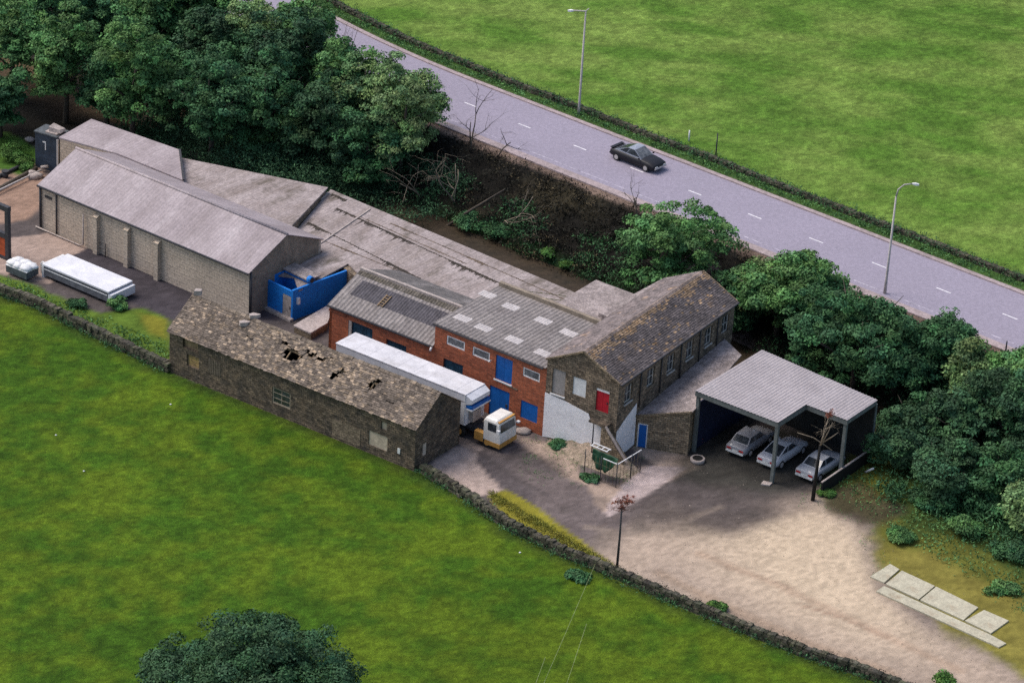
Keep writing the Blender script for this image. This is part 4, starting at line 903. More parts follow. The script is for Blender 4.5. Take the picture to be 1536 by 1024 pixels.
# ------------------------------------------------------------------ MILL (E)
EO=G(813.8,654); EA=R(-31.3); EW=5.7; EL=15.8; EE=6.0; ER=7.45
mill=thing('stone_mill','tall old stone mill with slate roof, red upper door and whitewashed base','mill',(EO[0],EO[1],0),EA)
gops=[(.45,1.5,3.55,5.45),(2.1,3.15,4.0,5.35),(3.97,5.0,3.4,5.1)]
b=MB(); b.wall((0,0),0,EW,-.1,EE,.4,gops); b.add([(u,v_,z) for v_ in (0,.4) for u,z in ((.02,EE+.003),(EW-.02,EE+.003),(EW/2,ER-.1))],[(0,1,2),(5,4,3),(0,3,4,1),(1,4,5,2),(2,5,3,0)]); b.build('gable_wall',m_stone2,mill)
b=MB(); b.wall((EW,EL),math.pi,EW,-.1,EE,.4); b.add([(u,v_,z) for v_ in (EL-.4,EL) for u,z in ((.02,EE+.003),(EW-.02,EE+.003),(EW/2,ER-.1))],[(0,1,2),(5,4,3),(0,3,4,1),(1,4,5,2),(2,5,3,0)]); b.build('gable_wall',m_stone2,mill)
sops=[(v_-.5,v_+.5,4.0,5.35) for v_ in (1.35,4.3,7.0,9.6,12.2,14.6)]
MB().wall((EW,.4),math.pi/2,EL-.8,-.1,EE,.4,[(a-.4,c-.4,d,e) for a,c,d,e in sops]).build('wall',m_stone2,mill)
MB().wall((0,EL-.4),-math.pi/2,EL-.8,-.1,EE,.4).build('wall',m_stone2,mill)
m_pf=M('flaking_frame',(.50,.48,.44),(.36,.34,.31),3,12,.3)
for i,(a,c,d,e) in enumerate(sops):
    window(mill,(EW,a),math.pi/2,1.0,1.35,4.0,m_pf,m_glass,(2,2),.08,.12); sill(mill,(EW,a),math.pi/2,1.0,4.0,m_pf if i in(0,2,3,4) else m_stone3)
for v_ in (2.85,5.6,8.3,10.9,13.4): MB().tube([(EW+.07,v_,3.0),(EW+.07,v_,EE-.1)],.05,6).build('drainpipe',m_dark,mill)
panel('window_board',mill,(.45,0),0,1.05,1.9,3.55,M('grey_board',(.33,.30,.28),(.27,.245,.23),1.5,9,.2),depth=.10,label='tall grey boarded opening'); sill(mill,(.45,0),0,1.05,3.55)
panel('window_board',mill,(2.1,0),0,1.05,1.35,4.0,m_trim,depth=.06,label='white boarded window')
panel('door',mill,(3.97,0),0,1.03,1.5,3.4,m_red,depth=.08,planks=2,handle=True,label='red upper door'); panel('door_lintel',mill,(3.97,0),0,1.03,.19,4.91,m_trim,depth=.03)
wp=MB(); pts=[(-.02,3.42),(1.5,3.3),(2.6,3.1),(3.5,2.95),(3.7,2.5),(4.3,2.35),(4.95,2.1),(5.0,.3),(3.6,.2),(2.4,.3),(1.2,.15),(.5,.1),(-.02,.0)]
n=len(pts); wp.add([(u,-.025,z) for u,z in pts]+[(u,-.003,z) for u,z in pts],[tuple(range(n-1,-1,-1))[::-1]]+[((i+1)%n,i,n+i,n+(i+1)%n) for i in range(n)]); wp.build('whitewash',m_white,mill)
wp=MB(); pts=[(.1,2.2),(1.0,2.7),(2.62,3.4),(2.66,.2),(1.6,.1),(.1,.5)]; n=len(pts)
wp.add([(EW+.025,u,z) for u,z in pts]+[(EW+.003,u,z) for u,z in pts],[tuple(range(n))]+[((i+1)%n,i,n+i,n+(i+1)%n) for i in range(n)]); wp.build('whitewash',m_white,mill)
def mcol(cu,cv,rg,edge):
    t=rg.uniform(.7,1.3)*(1+.3*mnoise.noise(Vector((cu*.4,cv,9)))); r=.08+ (.8 if cv>2.7+.7*mnoise.noise(Vector((cu*.5,0,1))) else 0)
    if rg.random()<r*.9: t*=rg.uniform(1.3,2.1); return (t*1.4,t*1.08,t*.66)
    return (t*1.06,t*1.0,t*.96)
sl=math.hypot(EW/2+.15,ER-EE+.05); b=MB()
tiles(b,Vector((EW+.18,-.15,EE-.05)),(0,1,0),(-(EW/2+.18),0,ER-EE+.05),EL+.3,sl,.26,.17,15,col=mcol,jit=.8)
tiles(b,Vector((-.15,EL+.15,EE-.05)),(0,-1,0),(EW/2+.15,0,ER-EE+.05),EL+.3,sl,.30,.2,16,col=lambda a,c,rg,e:(lambda t:(t*1.8,t*1.65,t*1.55))(rg.uniform(.75,1.25)),jit=.7)
rE=b.build('roof',m_slate2,mill)
b=MB()
for k in range(int(EL/.45)):
    t=random.uniform(.8,1.3); y=-.1+k*.45; b.add([(EW/2-.16,y,ER-.03),(EW/2-.16,y+.43,ER-.03),(EW/2,y+.43,ER+.09),(EW/2,y,ER+.09),(EW/2+.16,y+.43,ER-.03),(EW/2+.16,y,ER-.03)],[(0,3,2,1),(3,5,4,2)],0,(t*2.6,t*2.2,t*1.8))
b.build('ridge_tiles',m_slate2,rE)
MB().bar((-.05,-.12,EE+.0),(EW/2,-.12,ER+.04),.10,.12).bar((EW/2,-.12,ER+.04),(EW+.1,-.12,EE),.10,.12).build('verge_board',m_stone3,rE); MB().bar((EW+.1,EL+.12,EE),(EW/2,EL+.12,ER+.04),.10,.12).build('verge_board',m_stone3,rE)
MB().box(EW+.2,EW+.3,-.1,EL+.1,EE-.12,EE-.02).build('gutter',m_dark,mill)
# outside stair ramp from the red door
b=MB(); b.box(3.9,5.35,-.65,-.03,2.72,2.86); b.build('landing',m_stone,mill)
b=MB(); b.bar((5.3,-.7,2.85),(7.1,-.7,.75),.08,.16); b.build('stringer',m_conc,mill)
b=MB(); b.tube([(4.3,-.6,0),(4.3,-.6,2.72)],.05,6); b.build('post',m_dark,mill)
b=MB(); b.prism([(4.9,-.6),(5.4,-.6),(5.4,-.04),(4.9,-.04)],-.1,2.70); b.prism([(5.403,-.6,2.3),(6.8,-.6,.7),(6.8,-.1,.7),(5.403,-.1,2.3)],-.1,0); b.build('stair_base',m_stone3,mill)
eb=MB(); vs=[];fs=[]; nu,nv=28,9
for i in range(nu+1):
    for j in range(nv+1):
        u=.6+7.2*i/nu; f=j/nv; hgt_=1.0*min(1,i/16)*(1-max(0,(i-22)/6)); vv=-.02-f*2.0
        vs.append((u,vv,max(-.05,hgt_*(1-f)**1.3*(1+.5*mnoise.noise(Vector((u*1.5,vv*2,0))))-.05*f)))
for i in range(nu):
    for j in range(nv): a=i*(nv+1)+j; fs.append((a,a+1,a+nv+2,a+nv+1))
eb.add(vs,fs,0,(1,1,1),True); eb=eb.build('earth_bank',M('bare_earth',(.34,.26,.20),(.20,.16,.11),1.4,8,.35,bump=.7,bd=.06,stains=[((.05,.07,.025),1.1,.54,.66,1,1,.8)])); eb.location=mill.location; eb.rotation_euler=mill.rotation_euler; eb['kind']='structure'
# flat felt roof block behind (F)
fbk=thing('flat_roof_block','flat roofed block with gritty pale roof behind the mill','building',(*G(828,459,5),0),EA)
pf=[L2(fbk,p,5.0) for p in ((886,495),(952,441),(894,419.5),(828,459))]
e1=corner_local(fbk,mill,-.2,6.9); e2=corner_local(fbk,mill,-.2,13.6)
MB().slab([pf[0],(e1[0],e1[1],5.0),(e2[0],e2[1],5.0),pf[1],pf[2],pf[3]],.15).build('flat_roof',m_grit,fbk)
MB().prism([(p[0]*.99,p[1]*.99) for p in [pf[0],e1,e2,pf[1],pf[2],pf[3]]],-.1,4.84).build('wall',m_stone2,fbk)
b=MB(); g1=L2(fbk,(905,472),5.5); g2=L2(fbk,(1000,421),5.5); b.bar((g1[0],g1[1],5.35),(g2[0],g2[1],5.35),.85,.3); b.build('parapet',m_grit,fbk)
# lean-to (G)
def world_of(th_,u,v_):
    a=th_.rotation_euler.z; return (th_.location.x+u*math.cos(a)-v_*math.sin(a),th_.location.y+u*math.sin(a)+v_*math.cos(a))
lo_=world_of(mill,EW+.03,2.75); le_=G(1031,683)
lean=thing('lean_to','stone lean-to with gritty roof and narrow blue door beside the mill','lean-to',(lo_[0],lo_[1],0),math.atan2(le_[1]-lo_[1],le_[0]-lo_[0]))
def Ln(p,h): return L2(lean,p,h)
wR=Ln((1031,683),0)
GWL=wR[0]
gl=corner_local(lean,mill,EW+.03,3.0); gb=corner_local(lean,mill,EW+.03,14.6)
b=MB(); b.wall((0,0),0,GWL,-.1,2.3,.3,[(.12,.82,0,1.85)],z1b=3.35); b.build('wall',m_stone3,lean)
k1=Ln((1112,535),3.4); 
b=MB(); b.wall((GWL,.3),math.pi/2-.08,8.4,-.1,3.3,.3); b.build('wall',m_stone3,lean)
b=MB(); b.slab([(-.1,-.12,2.42),(GWL+.1,-.12,3.45),(k1[0],k1[1],3.55),(gb[0],gb[1],3.55),(gl[0],gl[1]+.1,2.5)],.1); b.build('roof',m_grit,lean)
b=MB(); b.bar((-.1,-.16,2.42),(GWL+.1,-.16,3.45),.07,.14); b.build('eaves_board',m_stone3,lean)
panel('door',lean,(.2,0),0,.54,1.75,0,m_bdoor,depth=.06); b=MB(); b.box(.12,.2,.02,.12,0,1.85); b.box(.74,.82,.02,.12,0,1.85); b.box(.2,.74,.02,.12,1.75,1.85); b.build('door_frame',m_trim,lean)
# ------------------------------------------------------------------ CARPORT (H)
HO=G(1038,677); HA=R(-35.5); cp=thing('carport','open carport with a flat corrugated roof and a stepped front','carport',(HO[0],HO[1],0),HA)
HZ=4.75; u2=6.55; u3=9.75; vb=8.0; vn=3.5
def corr_roof(b,u0_,u1_,v0_,v1_,z,per=.26,amp=.022,step=.065):
    n=int((u1_-u0_)/step); vs=[]; fs=[]
    for i in range(n+1):
        u=u0_+(u1_-u0_)*i/n; zz=z+amp*math.sin(2*math.pi*u/per); e=.05*mnoise.noise(Vector((int(u/.8)*3.1,0,0)))
        vs+=[(u,v0_,zz),(u,v1_+e-.085*u,zz+.0),(u,v0_,zz-.012),(u,v1_+e-.085*u,zz-.012)]
    for i in range(n): a=4*i; c=a+4; fs+=[(a,c,c+1,a+1),(a+2,a+3,c+3,c+2),(a,a+2,c+2,c),(a+1,c+1,c+3,a+3)]
    b.add(vs,fs,0,(1,1,1)); return b
b=MB(); corr_roof(b,-.1,u2+.05,-.15,vb+.1,HZ); corr_roof(b,u2+.05,u3+.1,vn-.15,vb+.1,HZ); b.build('roof',m_corrH,cp)
m_beam=M('green_grey_steel',(.13,.145,.14),(.10,.115,.11),2,9,.25,rough=.7,bump=.15)
b=MB(); b.box(-.1,u2+.05,-.1,.02,HZ-.42,HZ-.05); b.box(u2-.07,u2+.05,.02,vn-.1,HZ-.42,HZ-.05); b.box(u2-.07,u3+.1,vn-.1,vn+.02,HZ-.42,HZ-.05); b.box(u3-.02,u3+.1,vn+.02,vb-.8,HZ-.36,HZ-.05); b.build('fascia_beam',m_beam,cp)
for (u,v_,z0,lb) in ((.08,.1,-.05,0),(u2-.1,.1,-.05,0),(u3-.1,vn+.1,-.05,0),(u3-.1,vb-.6,-.05,0),(.08,vb-.3,-.05,0),(u2-.1,vb-.3,-.05,0)):
    MB().box(u-.12,u+.12,v_-.1,v_+.1,z0,HZ-.43).build('post',m_beam,cp)
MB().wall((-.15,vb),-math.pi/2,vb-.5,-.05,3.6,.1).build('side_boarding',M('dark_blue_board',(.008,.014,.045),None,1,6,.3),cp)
MB().wall((u3,vb-.75),math.pi-.08,u3-.3,-.05,HZ-.3,.1).build('back_boarding',M('near_black_board',(.018,.02,.02),(.012,.013,.013),1,6,.4),cp)  # back boards in near-black
MB().box(u3-.02,u3+.12,1.0,vb-.9,-.05,.95).build('side_shade_panel',m_int,cp)  # near-black panel stands in for the shaded open side below the rail
MB().box(u3-.0,u3+.13,.9,vb-.8,.953,1.01).build('slim_rail',m_conc,cp)
for k in range(5): pass
# ------------------------------------------------------------------ CARS
def car(name,label,x,y,ang,paint,kind='fast',z=0,L=4.2,W=1.62,roofpaint=None,plate_h=1.32,facing=1,group=None):
    """local +x = front"""
    t=thing(name,label,'car',(x,y,z),ang,group)
    half=L/2; st_=[(-half,.42,.72,.70,.86),(-half+.08,.32,.82,.74,.96),(-half+.55,.26,.86,.78,1.0),(-half+1.1,.24,.86,.81,1.0),(0,.22,.84,.82,1.0),(half-1.25,.24,.84,.81,1.0),(half-.6,.26,.78,.79,.99),(half-.12,.30,.66,.74,.95),(half,.38,.58,.66,.82)]
    b=MB(); rings=[]
    for (xx,zb,zt,wf,k) in st_:
        w=W/2*k
        rings.append([(xx,-w*.9,zb),(xx,-w,zb+.12),(xx,-w,(zb+zt)/2+.05),(xx,-w*.95,zt-.05),(xx,-w*.82,zt),(xx,-w*.4,zt+.03),(xx,w*.4,zt+.03),(xx,w*.82,zt),(xx,w*.95,zt-.05),(xx,w,(zb+zt)/2+.05),(xx,w,zb+.12),(xx,w*.9,zb)])
    vs=[v for r in rings for v in r]; n=12; fs=[]
    for i in range(len(rings)-1):
        for k in range(n): fs.append((i*n+k,(i+1)*n+k,(i+1)*n+(k+1)%n,i*n+(k+1)%n))
    fs+=[tuple(range(n)),tuple((len(rings)-1)*n+k for k in range(n-1,-1,-1))]
    b.add([tuple(v) for v in vs],[tuple(reversed(f)) for f in fs],0,(1,1,1),True); b.build('body',paint,t)
    # greenhouse
    if kind=='fast': prof=[(-half+.35,.86),(-.55,plate_h-.02),(.1,plate_h),(.95,.85)]
    elif kind=='estate': prof=[(-half+.45,.87),(-half+1.0,plate_h-.02),(.15,plate_h),(.85,.85)]
    else: prof=[(-half+.6,.86),(-.75,plate_h-.03),(.1,plate_h),(.9,.84)]
    (x0,z0),(x1,z1),(x2,z2),(x3,z3)=prof; wb=W/2*.92; wt=W/2*.72
    g=MB(); vs=[(x0,-wb*.93,z0-.05),(x1,-wt,z1),(x2,-wt,z2),(x3,-wb*.95,z3-.05),(x0,wb*.93,z0-.05),(x1,wt,z1),(x2,wt,z2),(x3,wb*.95,z3-.05),((x1+x2)/2,0,plate_h+.05)]
    g.add(vs,[(0,3,2,1),(4,5,6,7),(0,1,5,4),(3,7,6,2),(1,2,8),(2,6,8),(6,5,8),(5,1,8)]); cab=g.build('cabin',roofpaint or paint,t)
    def glass(nm,q,inset=.10,off=.012):
        q=[Vector(p) for p in q]; c=sum(q,Vector())/len(q); nn=(q[1]-q[0]).cross(q[2]-q[0]).normalized()
        if nn.dot(c-Vector((0,0,.7)))<0: nn=-nn
        r=[p.lerp(c,inset)+nn*off for p in q]; r2=[p-nn*off*.6 for p in r]; k=len(q); gb=MB(); gb.add([tuple(p) for p in r+r2],[tuple(range(k)),tuple(range(2*k-1,k-1,-1))]+[((i+1)%k,i,k+i,k+(i+1)%k) for i in range(k)]); return gb.build(nm,m_glass,t)
    V=[Vector(v) for v in vs]
    glass('rear_window',[V[0].lerp(V[1],.18),V[1],V[5],V[4].lerp(V[5],.18)],.12); ws_=glass('windscreen',[V[3].lerp(V[2],.08),V[7].lerp(V[6],.08),V[6],V[2]],.08)
    if roofpaint: ws_.data.materials[0]=m_glass2  # paler glass paints a reflection onto this windscreen
    for s0,s1,s2,s3 in ((0,1,2,3),(4,5,6,7)):
        a,b2,c,d=V[s0],V[s1],V[s2],V[s3]; m1=a.lerp(d,.42); m2=b2.lerp(c,.35)
        glass('side_window',[a.lerp(b2,.3).lerp(m1,.12),b2,m2,m1.lerp(m2,.2)],.10); glass('side_window',[m1.lerp(m2,.2),m2,c,d.lerp(c,.2)],.10)
    for sx in (-half+.75,half-.8):
        for sy in (-1,1):
            w=MB(); w.tube([(sx,sy*(W/2-.2),.31),(sx,sy*(W/2+.01),.31)],.31,14); wo=w.build('wheel',m_rubber,t)
            w=MB(); w.tube([(sx,sy*(W/2+.012),.31),(sx,sy*(W/2+.03),.31)],.19,12); w.build('rim',m_lamp,wo)
    b=MB(); b.bar((-half-.04,-W*.42,.42),(-half-.04,W*.42,.42),.1,.12); b.build('rear_bumper',m_whitelens if paint!=m_black else m_dark,t)
    b=MB(); b.bar((half+.03,-W*.40,.42),(half+.03,W*.40,.42),.1,.12); b.build('front_bumper',m_lamp,t)
    for sy in (-1,1):
        b=MB(); b.box(-half-.035,-half+.03,sy*W*.30-.17,sy*W*.30+.17,.56,.68); b.build('tail_light',m_redlens,t)
        b=MB(); b.box(half-.07,half+.03,sy*W*.28-.15,sy*W*.28+.15,.47,.57); b.build('headlight',m_whitelens,t)
    b=MB(); b.box(-half-.045,-half-.01,-.22,.22,.50,.60); b.build('number_plate',m_whitelens,t)
    for sy in (-1,1):
        b=MB(); b.box(.72,.84,sy*(W/2+.04)-.06,sy*(W/2+.04)+.06,.86,.96); b.build('wing_mirror',paint,t)
    return t
def paint(n,c,rough=.4,coat=.4): return M(n,c,tuple(x*.85 for x in c),1,25,.08,rough=rough,bump=0,coat=coat,spec=.4,stains=[((.14,.12,.10),1.5,.6,.8,1,1,.35)] if c[0]>.1 else ())
m_black=paint('black_paint',(.004,.004,.008),.6,.05); m_silver=paint('silver_paint',(.27,.27,.29)); m_wh=paint('white_paint_car',(.56,.55,.57)); m_wh2=paint('pale_grey_paint',(.44,.44,.45)); m_roofrefl=paint('roof_reflection_grey',(.26,.28,.33))  # last grey paints the sky reflection onto the black car's roof
CG='cars parked in the carport'
def tail_place(px_l,px_r,ang,L):
    a=Vector(G(*px_l,.35)); b=Vector(G(*px_r,.35)); c=(a+b)/2; return c.x+math.cos(ang)*L/2,c.y+math.sin(ang)*L/2
ang=R(56); x,y=tail_place((1090,675),(1114,683),ang,4.1); car('parked_car','dusty silver car parked leftmost under the carport roof',x,y,ang,m_silver,'estate',group=CG,L=4.1)
ang=R(55); x,y=tail_place((1134,691),(1163,702),ang,4.3); car('parked_car','white fastback car parked in the middle behind the front post',x,y,ang,m_wh,'fast',group=CG,L=4.3)
ang=R(54); x,y=tail_place((1193,710),(1219,721),ang,4.1); car('parked_car','pale car with red tail lights parked beside the open carport side',x,y,ang,m_wh2,'notch',group=CG,L=4.1)
x,y=G(957,238,3.06+.4); rc=car('black_car','black sports car with sky reflection painted on its roof, driving along the road',x,y,R(-39.5),m_black,'fast',z=3.062,L=4.5,W=1.75,roofpaint=m_roofrefl,plate_h=1.38)
b=MB(); b.box(-2.3,-2.02,-.72,.72,.885,.92); b.box(-2.22,-2.12,-.66,.66,.80,.885); b.build('rear_spoiler',m_black,rc)
# ------------------------------------------------------------------ LORRY
TA=R(-35); tx,ty=G(748,673,.3)
lorry=thing('articulated_lorry','white box lorry with an orange and white cab beside the barn','lorry',(tx,ty,0),TA)
m_cabw=M('cab_white',(.74,.72,.68),(.66,.62,.56),1.2,8,.1,rough=.5,bump=.05,stains=[((.45,.22,.06),1.3,.62,.75,1,1,.6)])
m_org=M('cab_orange',(.50,.27,.07),(.42,.21,.05),1.5,8,.15,rough=.55,bump=.05); m_box=M('box_white',(.70,.70,.73),(.62,.62,.65),.8,6,.08,rough=.5,bump=.05)
W=1.95
def loft(b,secs,mi=0,t=(1,1,1),sm=False):
    n=len(secs[0]); vs=[v for s_ in secs for v in s_]; fs=[]
    for i in range(len(secs)-1):
        for k in range(n): fs.append((i*n+k,i*n+(k+1)%n,(i+1)*n+(k+1)%n,(i+1)*n+k))
    fs+=[tuple(range(n-1,-1,-1)),tuple((len(secs)-1)*n+k for k in range(n))]; b.add(vs,fs,mi,t,sm); return b
def rr(x,y0,y1,z0,z1,c): return [(x,y0,z0),(x,y1,z0),(x,y1,z1-c),(x,y1-c*.35,z1-c*.35),(x,y1-c,z1),(x,y0+c,z1),(x,y0+c*.35,z1-c*.35),(x,y0,z1-c)]
b=MB(); loft(b,[rr(-1.35,0,W,.62,2.15,.16),rr(-1.25,0,W,.62,2.3,.2),rr(-.35,0,W,.62,2.3,.2),rr(-.12,.02,W-.02,.62,2.12,.2),rr(0,.04,W-.04,.62,1.3,.1),rr(0.02,.04,W-.04,.62,.9,.1)]); b.build('cab',m_cabw,lorry)
b=MB(); b.box(-.9,.06,-.02,W+.02,.30,.61); b.build('front_skirt',m_org,lorry)
b=MB(); b.box(-2.1,-1.36,-.01,.4,.35,.98); b.box(-2.1,-1.36,W-.4,W+.01,.35,.98); b.build('side_panel',m_org,lorry)
b=MB(); b.add([(-.108,.2,2.02),(-.108,W-.2,2.02),(.012,W-.14,1.42),(.012,.14,1.42),(-.13,.2,2.02),(-.13,W-.2,2.02),(-.02,W-.14,1.42),(-.02,.14,1.42)],[(0,3,2,1),(4,5,6,7),(0,1,5,4),(1,2,6,5),(2,3,7,6),(3,0,4,7)]); b.build('windscreen',m_glass,lorry)
for s_ in (-.012,W+.002): 
    b=MB(); b.box(-1.0,-.3,s_,s_+.01,1.42,2.0); b.build('side_window',m_glass,lorry)
b=MB(); b.box(-.28,-.10,W*.05,W*.95,2.13,2.22); b.build('roof_trim',m_org,lorry)
for s_ in (.1,W-.35): 
    b=MB(); b.box(.0,.05,s_,s_+.25,.95,1.1); b.build('headlight',m_whitelens,lorry)
b=MB(); b.box(-.12,.1,-.22,-.05,1.5,1.75); b.build('wing_mirror',m_trim,lorry); b=MB(); b.box(-.12,.1,W+.05,W+.3,1.5,1.6); b.build('wing_mirror',m_trim,lorry)
for wx,r in ((-1.05,.42),(-3.4,.42),(-10.2,.42),(-11.3,.42)):
    for s_ in (0,1):
        y0=(.02 if s_==0 else W-.3); b=MB(); b.tube([(wx,y0,r),(wx,y0+.28,r)],r,16); wo=b.build('wheel',m_rubber,lorry); yy=(-.01 if s_==0 else W-.02); b=MB(); b.tube([(wx,yy,r),(wx,yy+.03,r)],.22,12); b.build('rim',m_org,wo)
b=MB(); b.box(-13.2,-1.4,.45,W-.45,.55,.85); b.box(-13.2,-2.6,.2,W-.2,.86,1.0); b.build('chassis',m_dark,lorry)
TZ=3.35
b=MB(); b.box(-14.3,-2.9,-.05,W+.15,1.05,TZ-.003); b.build('box_body',m_box,lorry)
b=MB(); b.slab([(-14.35,-.08,TZ+.06),(-2.95,-.08,TZ+.06),(-2.95,W+.18,TZ+.06),(-14.35,W+.18,TZ+.06)],.06)
for k in range(9): x=-14.1+k*1.27; b.box(x,x+.07,-.10,W+.20,TZ+.02,TZ+.068)
b.build('box_roof',M('grimy_white_roof',(.64,.63,.65),(.54,.53,.55),.7,6,.1,rough=.6,bump=.05,stains=[((.36,.33,.31),.5,.52,.75,.5,1.5,.6)]),lorry)
b=MB(); b.add([(-2.9,-.04,TZ),(-2.9,W+.14,TZ),(-2.45,W+.1,TZ-.25),(-2.45,0,TZ-.25),(-2.9,-.04,TZ-.7),(-2.9,W+.14,TZ-.7),(-2.45,W+.1,TZ-.55),(-2.45,0,TZ-.55)],[(0,3,2,1),(3,7,6,2),(0,4,7,3),(1,2,6,5),(4,5,6,7)]); b.build('front_fairing',m_box,lorry)
b=MB(); b.box(-2.9,-2.42,-.03,W+.13,TZ-.95,TZ-.72); b.build('blue_stripe',m_bdoor,lorry); b=MB(); b.box(-2.9,-2.38,-.05,W+.15,TZ-1.06,TZ-.955); b.build('white_rail',m_trim,lorry)
b=MB(); b.box(-2.85,-2.5,.3,1.2,1.3,2.1); b.build('chiller_unit',m_conc,lorry)
b=MB()
for k in range(3): b.box(-3.0-.0,-2.88,-.07,-.052,1.1+k*.8,1.14+k*.8)
b.box(-3.05,-2.98,-.075,-.052,1.05,TZ); b.build('corner_strip',m_trim,lorry)
# ------------------------------------------------------------------ LEFT YARD THINGS
tl=thing('flat_trailer','long white topped trailer body parked on the grass by the left yard','trailer',(*G(67,417),0),R(-36))
q=L2(tl,(155,461),0); TLn=q[0]; TW=2.45
MB().box(0,TLn,0,TW,.25,1.0).build('body',M('trailer_side',(.13,.135,.15),(.09,.095,.105),2,9,.3,rough=.6),tl)
MB().box(-.06,TLn+.06,-.05,TW+.05,1.003,1.12).build('top',m_box,tl)
MB().box(TLn+.003,TLn+.35,-.02,TW+.02,.25,.9).build('tail_step',m_box,tl)
MB().box(0,TLn-.1,-.03,-.003,.72,.78).build('side_rail',m_trim,tl)
b=MB(); b.box(-.28,-.1,0,TW*.9,0,1.1); b.build('end_frame',m_trim,tl)
b=MB(); b.tube([(-.75,.4,0),(-.75,.4,.85),(-.6,.4,1.0),(-.35,.4,1.0),(-.3,.4,.8)],.05,7); b.build('bent_pipe',m_trim,tl)
for wx in (.9,TLn-1.2):
    b=MB(); b.tube([(wx,.05,.28),(wx,.25,.28)],.28,12); b.build('wheel',m_rubber,tl)
sk=thing('wrapped_pallet','small dark trailer heaped with white wrapped sacks at the left edge','pallet load',(*G(9,411),0),R(-34))
MB().box(0,2.05,0,1.3,.2,.75).build('crate',m_steel,sk)
def blob(name,c,r,mt,parent,seed,flat=.6):
    b=MB(); n=10; vs=[];fs=[]; rg=random.Random(seed)
    for i in range(7):
        th_=math.pi*i/6
        for k in range(n):
            a=2*math.pi*k/n; rr_=r*(1+.18*rg.uniform(-1,1)); vs.append((c[0]+rr_*math.sin(th_)*math.cos(a)*1.3,c[1]+rr_*math.sin(th_)*math.sin(a),c[2]+r*flat*math.cos(th_)))
    for i in range(6):
        for k in range(n): fs.append((i*n+k,(i+1)*n+k,(i+1)*n+(k+1)%n,i*n+(k+1)%n))
    b.add(vs,fs,0,(1,1,1),True); return b.build(name,mt,parent)
for i,(cx,cy) in enumerate([(.35,.4),(1.0,.35),(1.65,.4),(.4,.95),(1.1,.95),(1.7,.9)]): blob('sack',(cx,cy,.92),.42,m_trim,sk,i)
MB().box(-.03,2.1,-.03,1.33,.753,.8).build('sheet_edge',m_trim,sk)
fr=thing('steel_gantry','dark steel frame with a rusty red panel at the left edge','gantry',(*G(13,392),0),R(-36))
b=MB(); b.box(-2.2,.0,0,.3,0,.2);b.box(-.34,0,-.02,.28,.2,4.0); b.box(-2.2,.02,-.04,.30,4.0,4.4); b.box(-2.2,-.35,-.02,.26,1.75,2.15); b.build('frame',m_dark,fr)
MB().box(-1.1,-.36,.05,.12,.26,1.72).build('panel',M('rust_red',(.45,.09,.03),(.3,.06,.02),2,8,.3),fr)
tk=thing('dark_tank','tall dark blue steel tank at the left end of the rear shed','tank',(*G(53,250),0),R(-27))
q=L2(tk,(84,262),0); TKW=2.1
MB().box(0,TKW,0,1.5,-.1,3.0).build('body',M('navy_steel',(.035,.05,.075),(.025,.036,.055),1.5,7,.3,rough=.55),tk)
MB().box(-.08,TKW+.06,-.06,1.56,3.003,3.1).build('lid',m_steel,tk)
MB().box(.9,2.0,.1,1.2,3.103,3.25).build('top_plate',m_conc,tk)
b=MB(); b.add([(1.2,.2,3.26),(2.2,.4,3.26),(2.2,1.2,3.26),(1.2,1.1,3.26),(1.15,.25,3.65),(2.0,.45,3.5),(2.1,1.1,3.45),(1.1,1.0,3.7)],[(0,3,2,1),(4,5,6,7),(0,1,5,4),(1,2,6,5),(2,3,7,6),(3,0,4,7)]); b.build('hatch',m_conc,tk)
b=MB(); b.box(.75,1.05,-.03,-.003,2.3,2.4); b.box(.97,1.05,-.03,-.003,1.7,2.3); b.build('white_mark',m_trim,tk)
MB().box(TKW+.02,TKW+.17,-.1,.05,0,2.9).build('drainpipe',m_lamp,tk)
MB().tube([(.9,-.5,.35),(1.4,-.2,.45)],.14,8).build('valve_pipe',m_conc,tk)
def ppipe(label,a,b_,r,z,mt,cat='pipe'):
    A_=Vector((*G(*a,z),z)); B_=Vector((*G(*b_,z),z)); o=MB().tube([A_-A_,B_-A_],r,8).build('ground_pipe',mt); o.location=A_; return tag(o,label,cat)
ppipe('dark pipe crossing the bare ground left of the tank, uppermost of three',(-15,270),(50,240),.15,.15,m_dark)
ppipe('thick brown pipe running into the foot of the tank',(-15,290),(55,252),.16,.16,m_bark)
ppipe('thin pale pipe lowest beside the left shed corner',(-15,292),(62,255),.08,.3,m_lamp)
vb_=thing('pipe_valve','small black valve on the upper pipe at the left edge','valve',(*G(8,266),0)); MB().tube([(0,0,0),(0,0,.5)],[.25,.2],10).build('valve_body',m_dark,vb_); MB().tube([(0,0,.5),(0,0,.58)],.3,10).build('hand_wheel',m_dark,vb_)
rg3=random.Random(9)
for i,(px,py,lb) in enumerate([(48,262,'grey boulder between the pipes and the tank'),(56,266,'pale boulder nearest the shed corner'),(45,212,'pale stone block above the bush left of the tank'),(50,268,'small dark boulder at the foot of the tank'),(1300,705,None)]):
    if lb is None: continue
    o=blob('boulder',(0,0,.15),.32+.05*(i%2),m_conc,None,i+20,.7); o.location=(*G(px,py),0); tag(o,lb,'boulder',None)
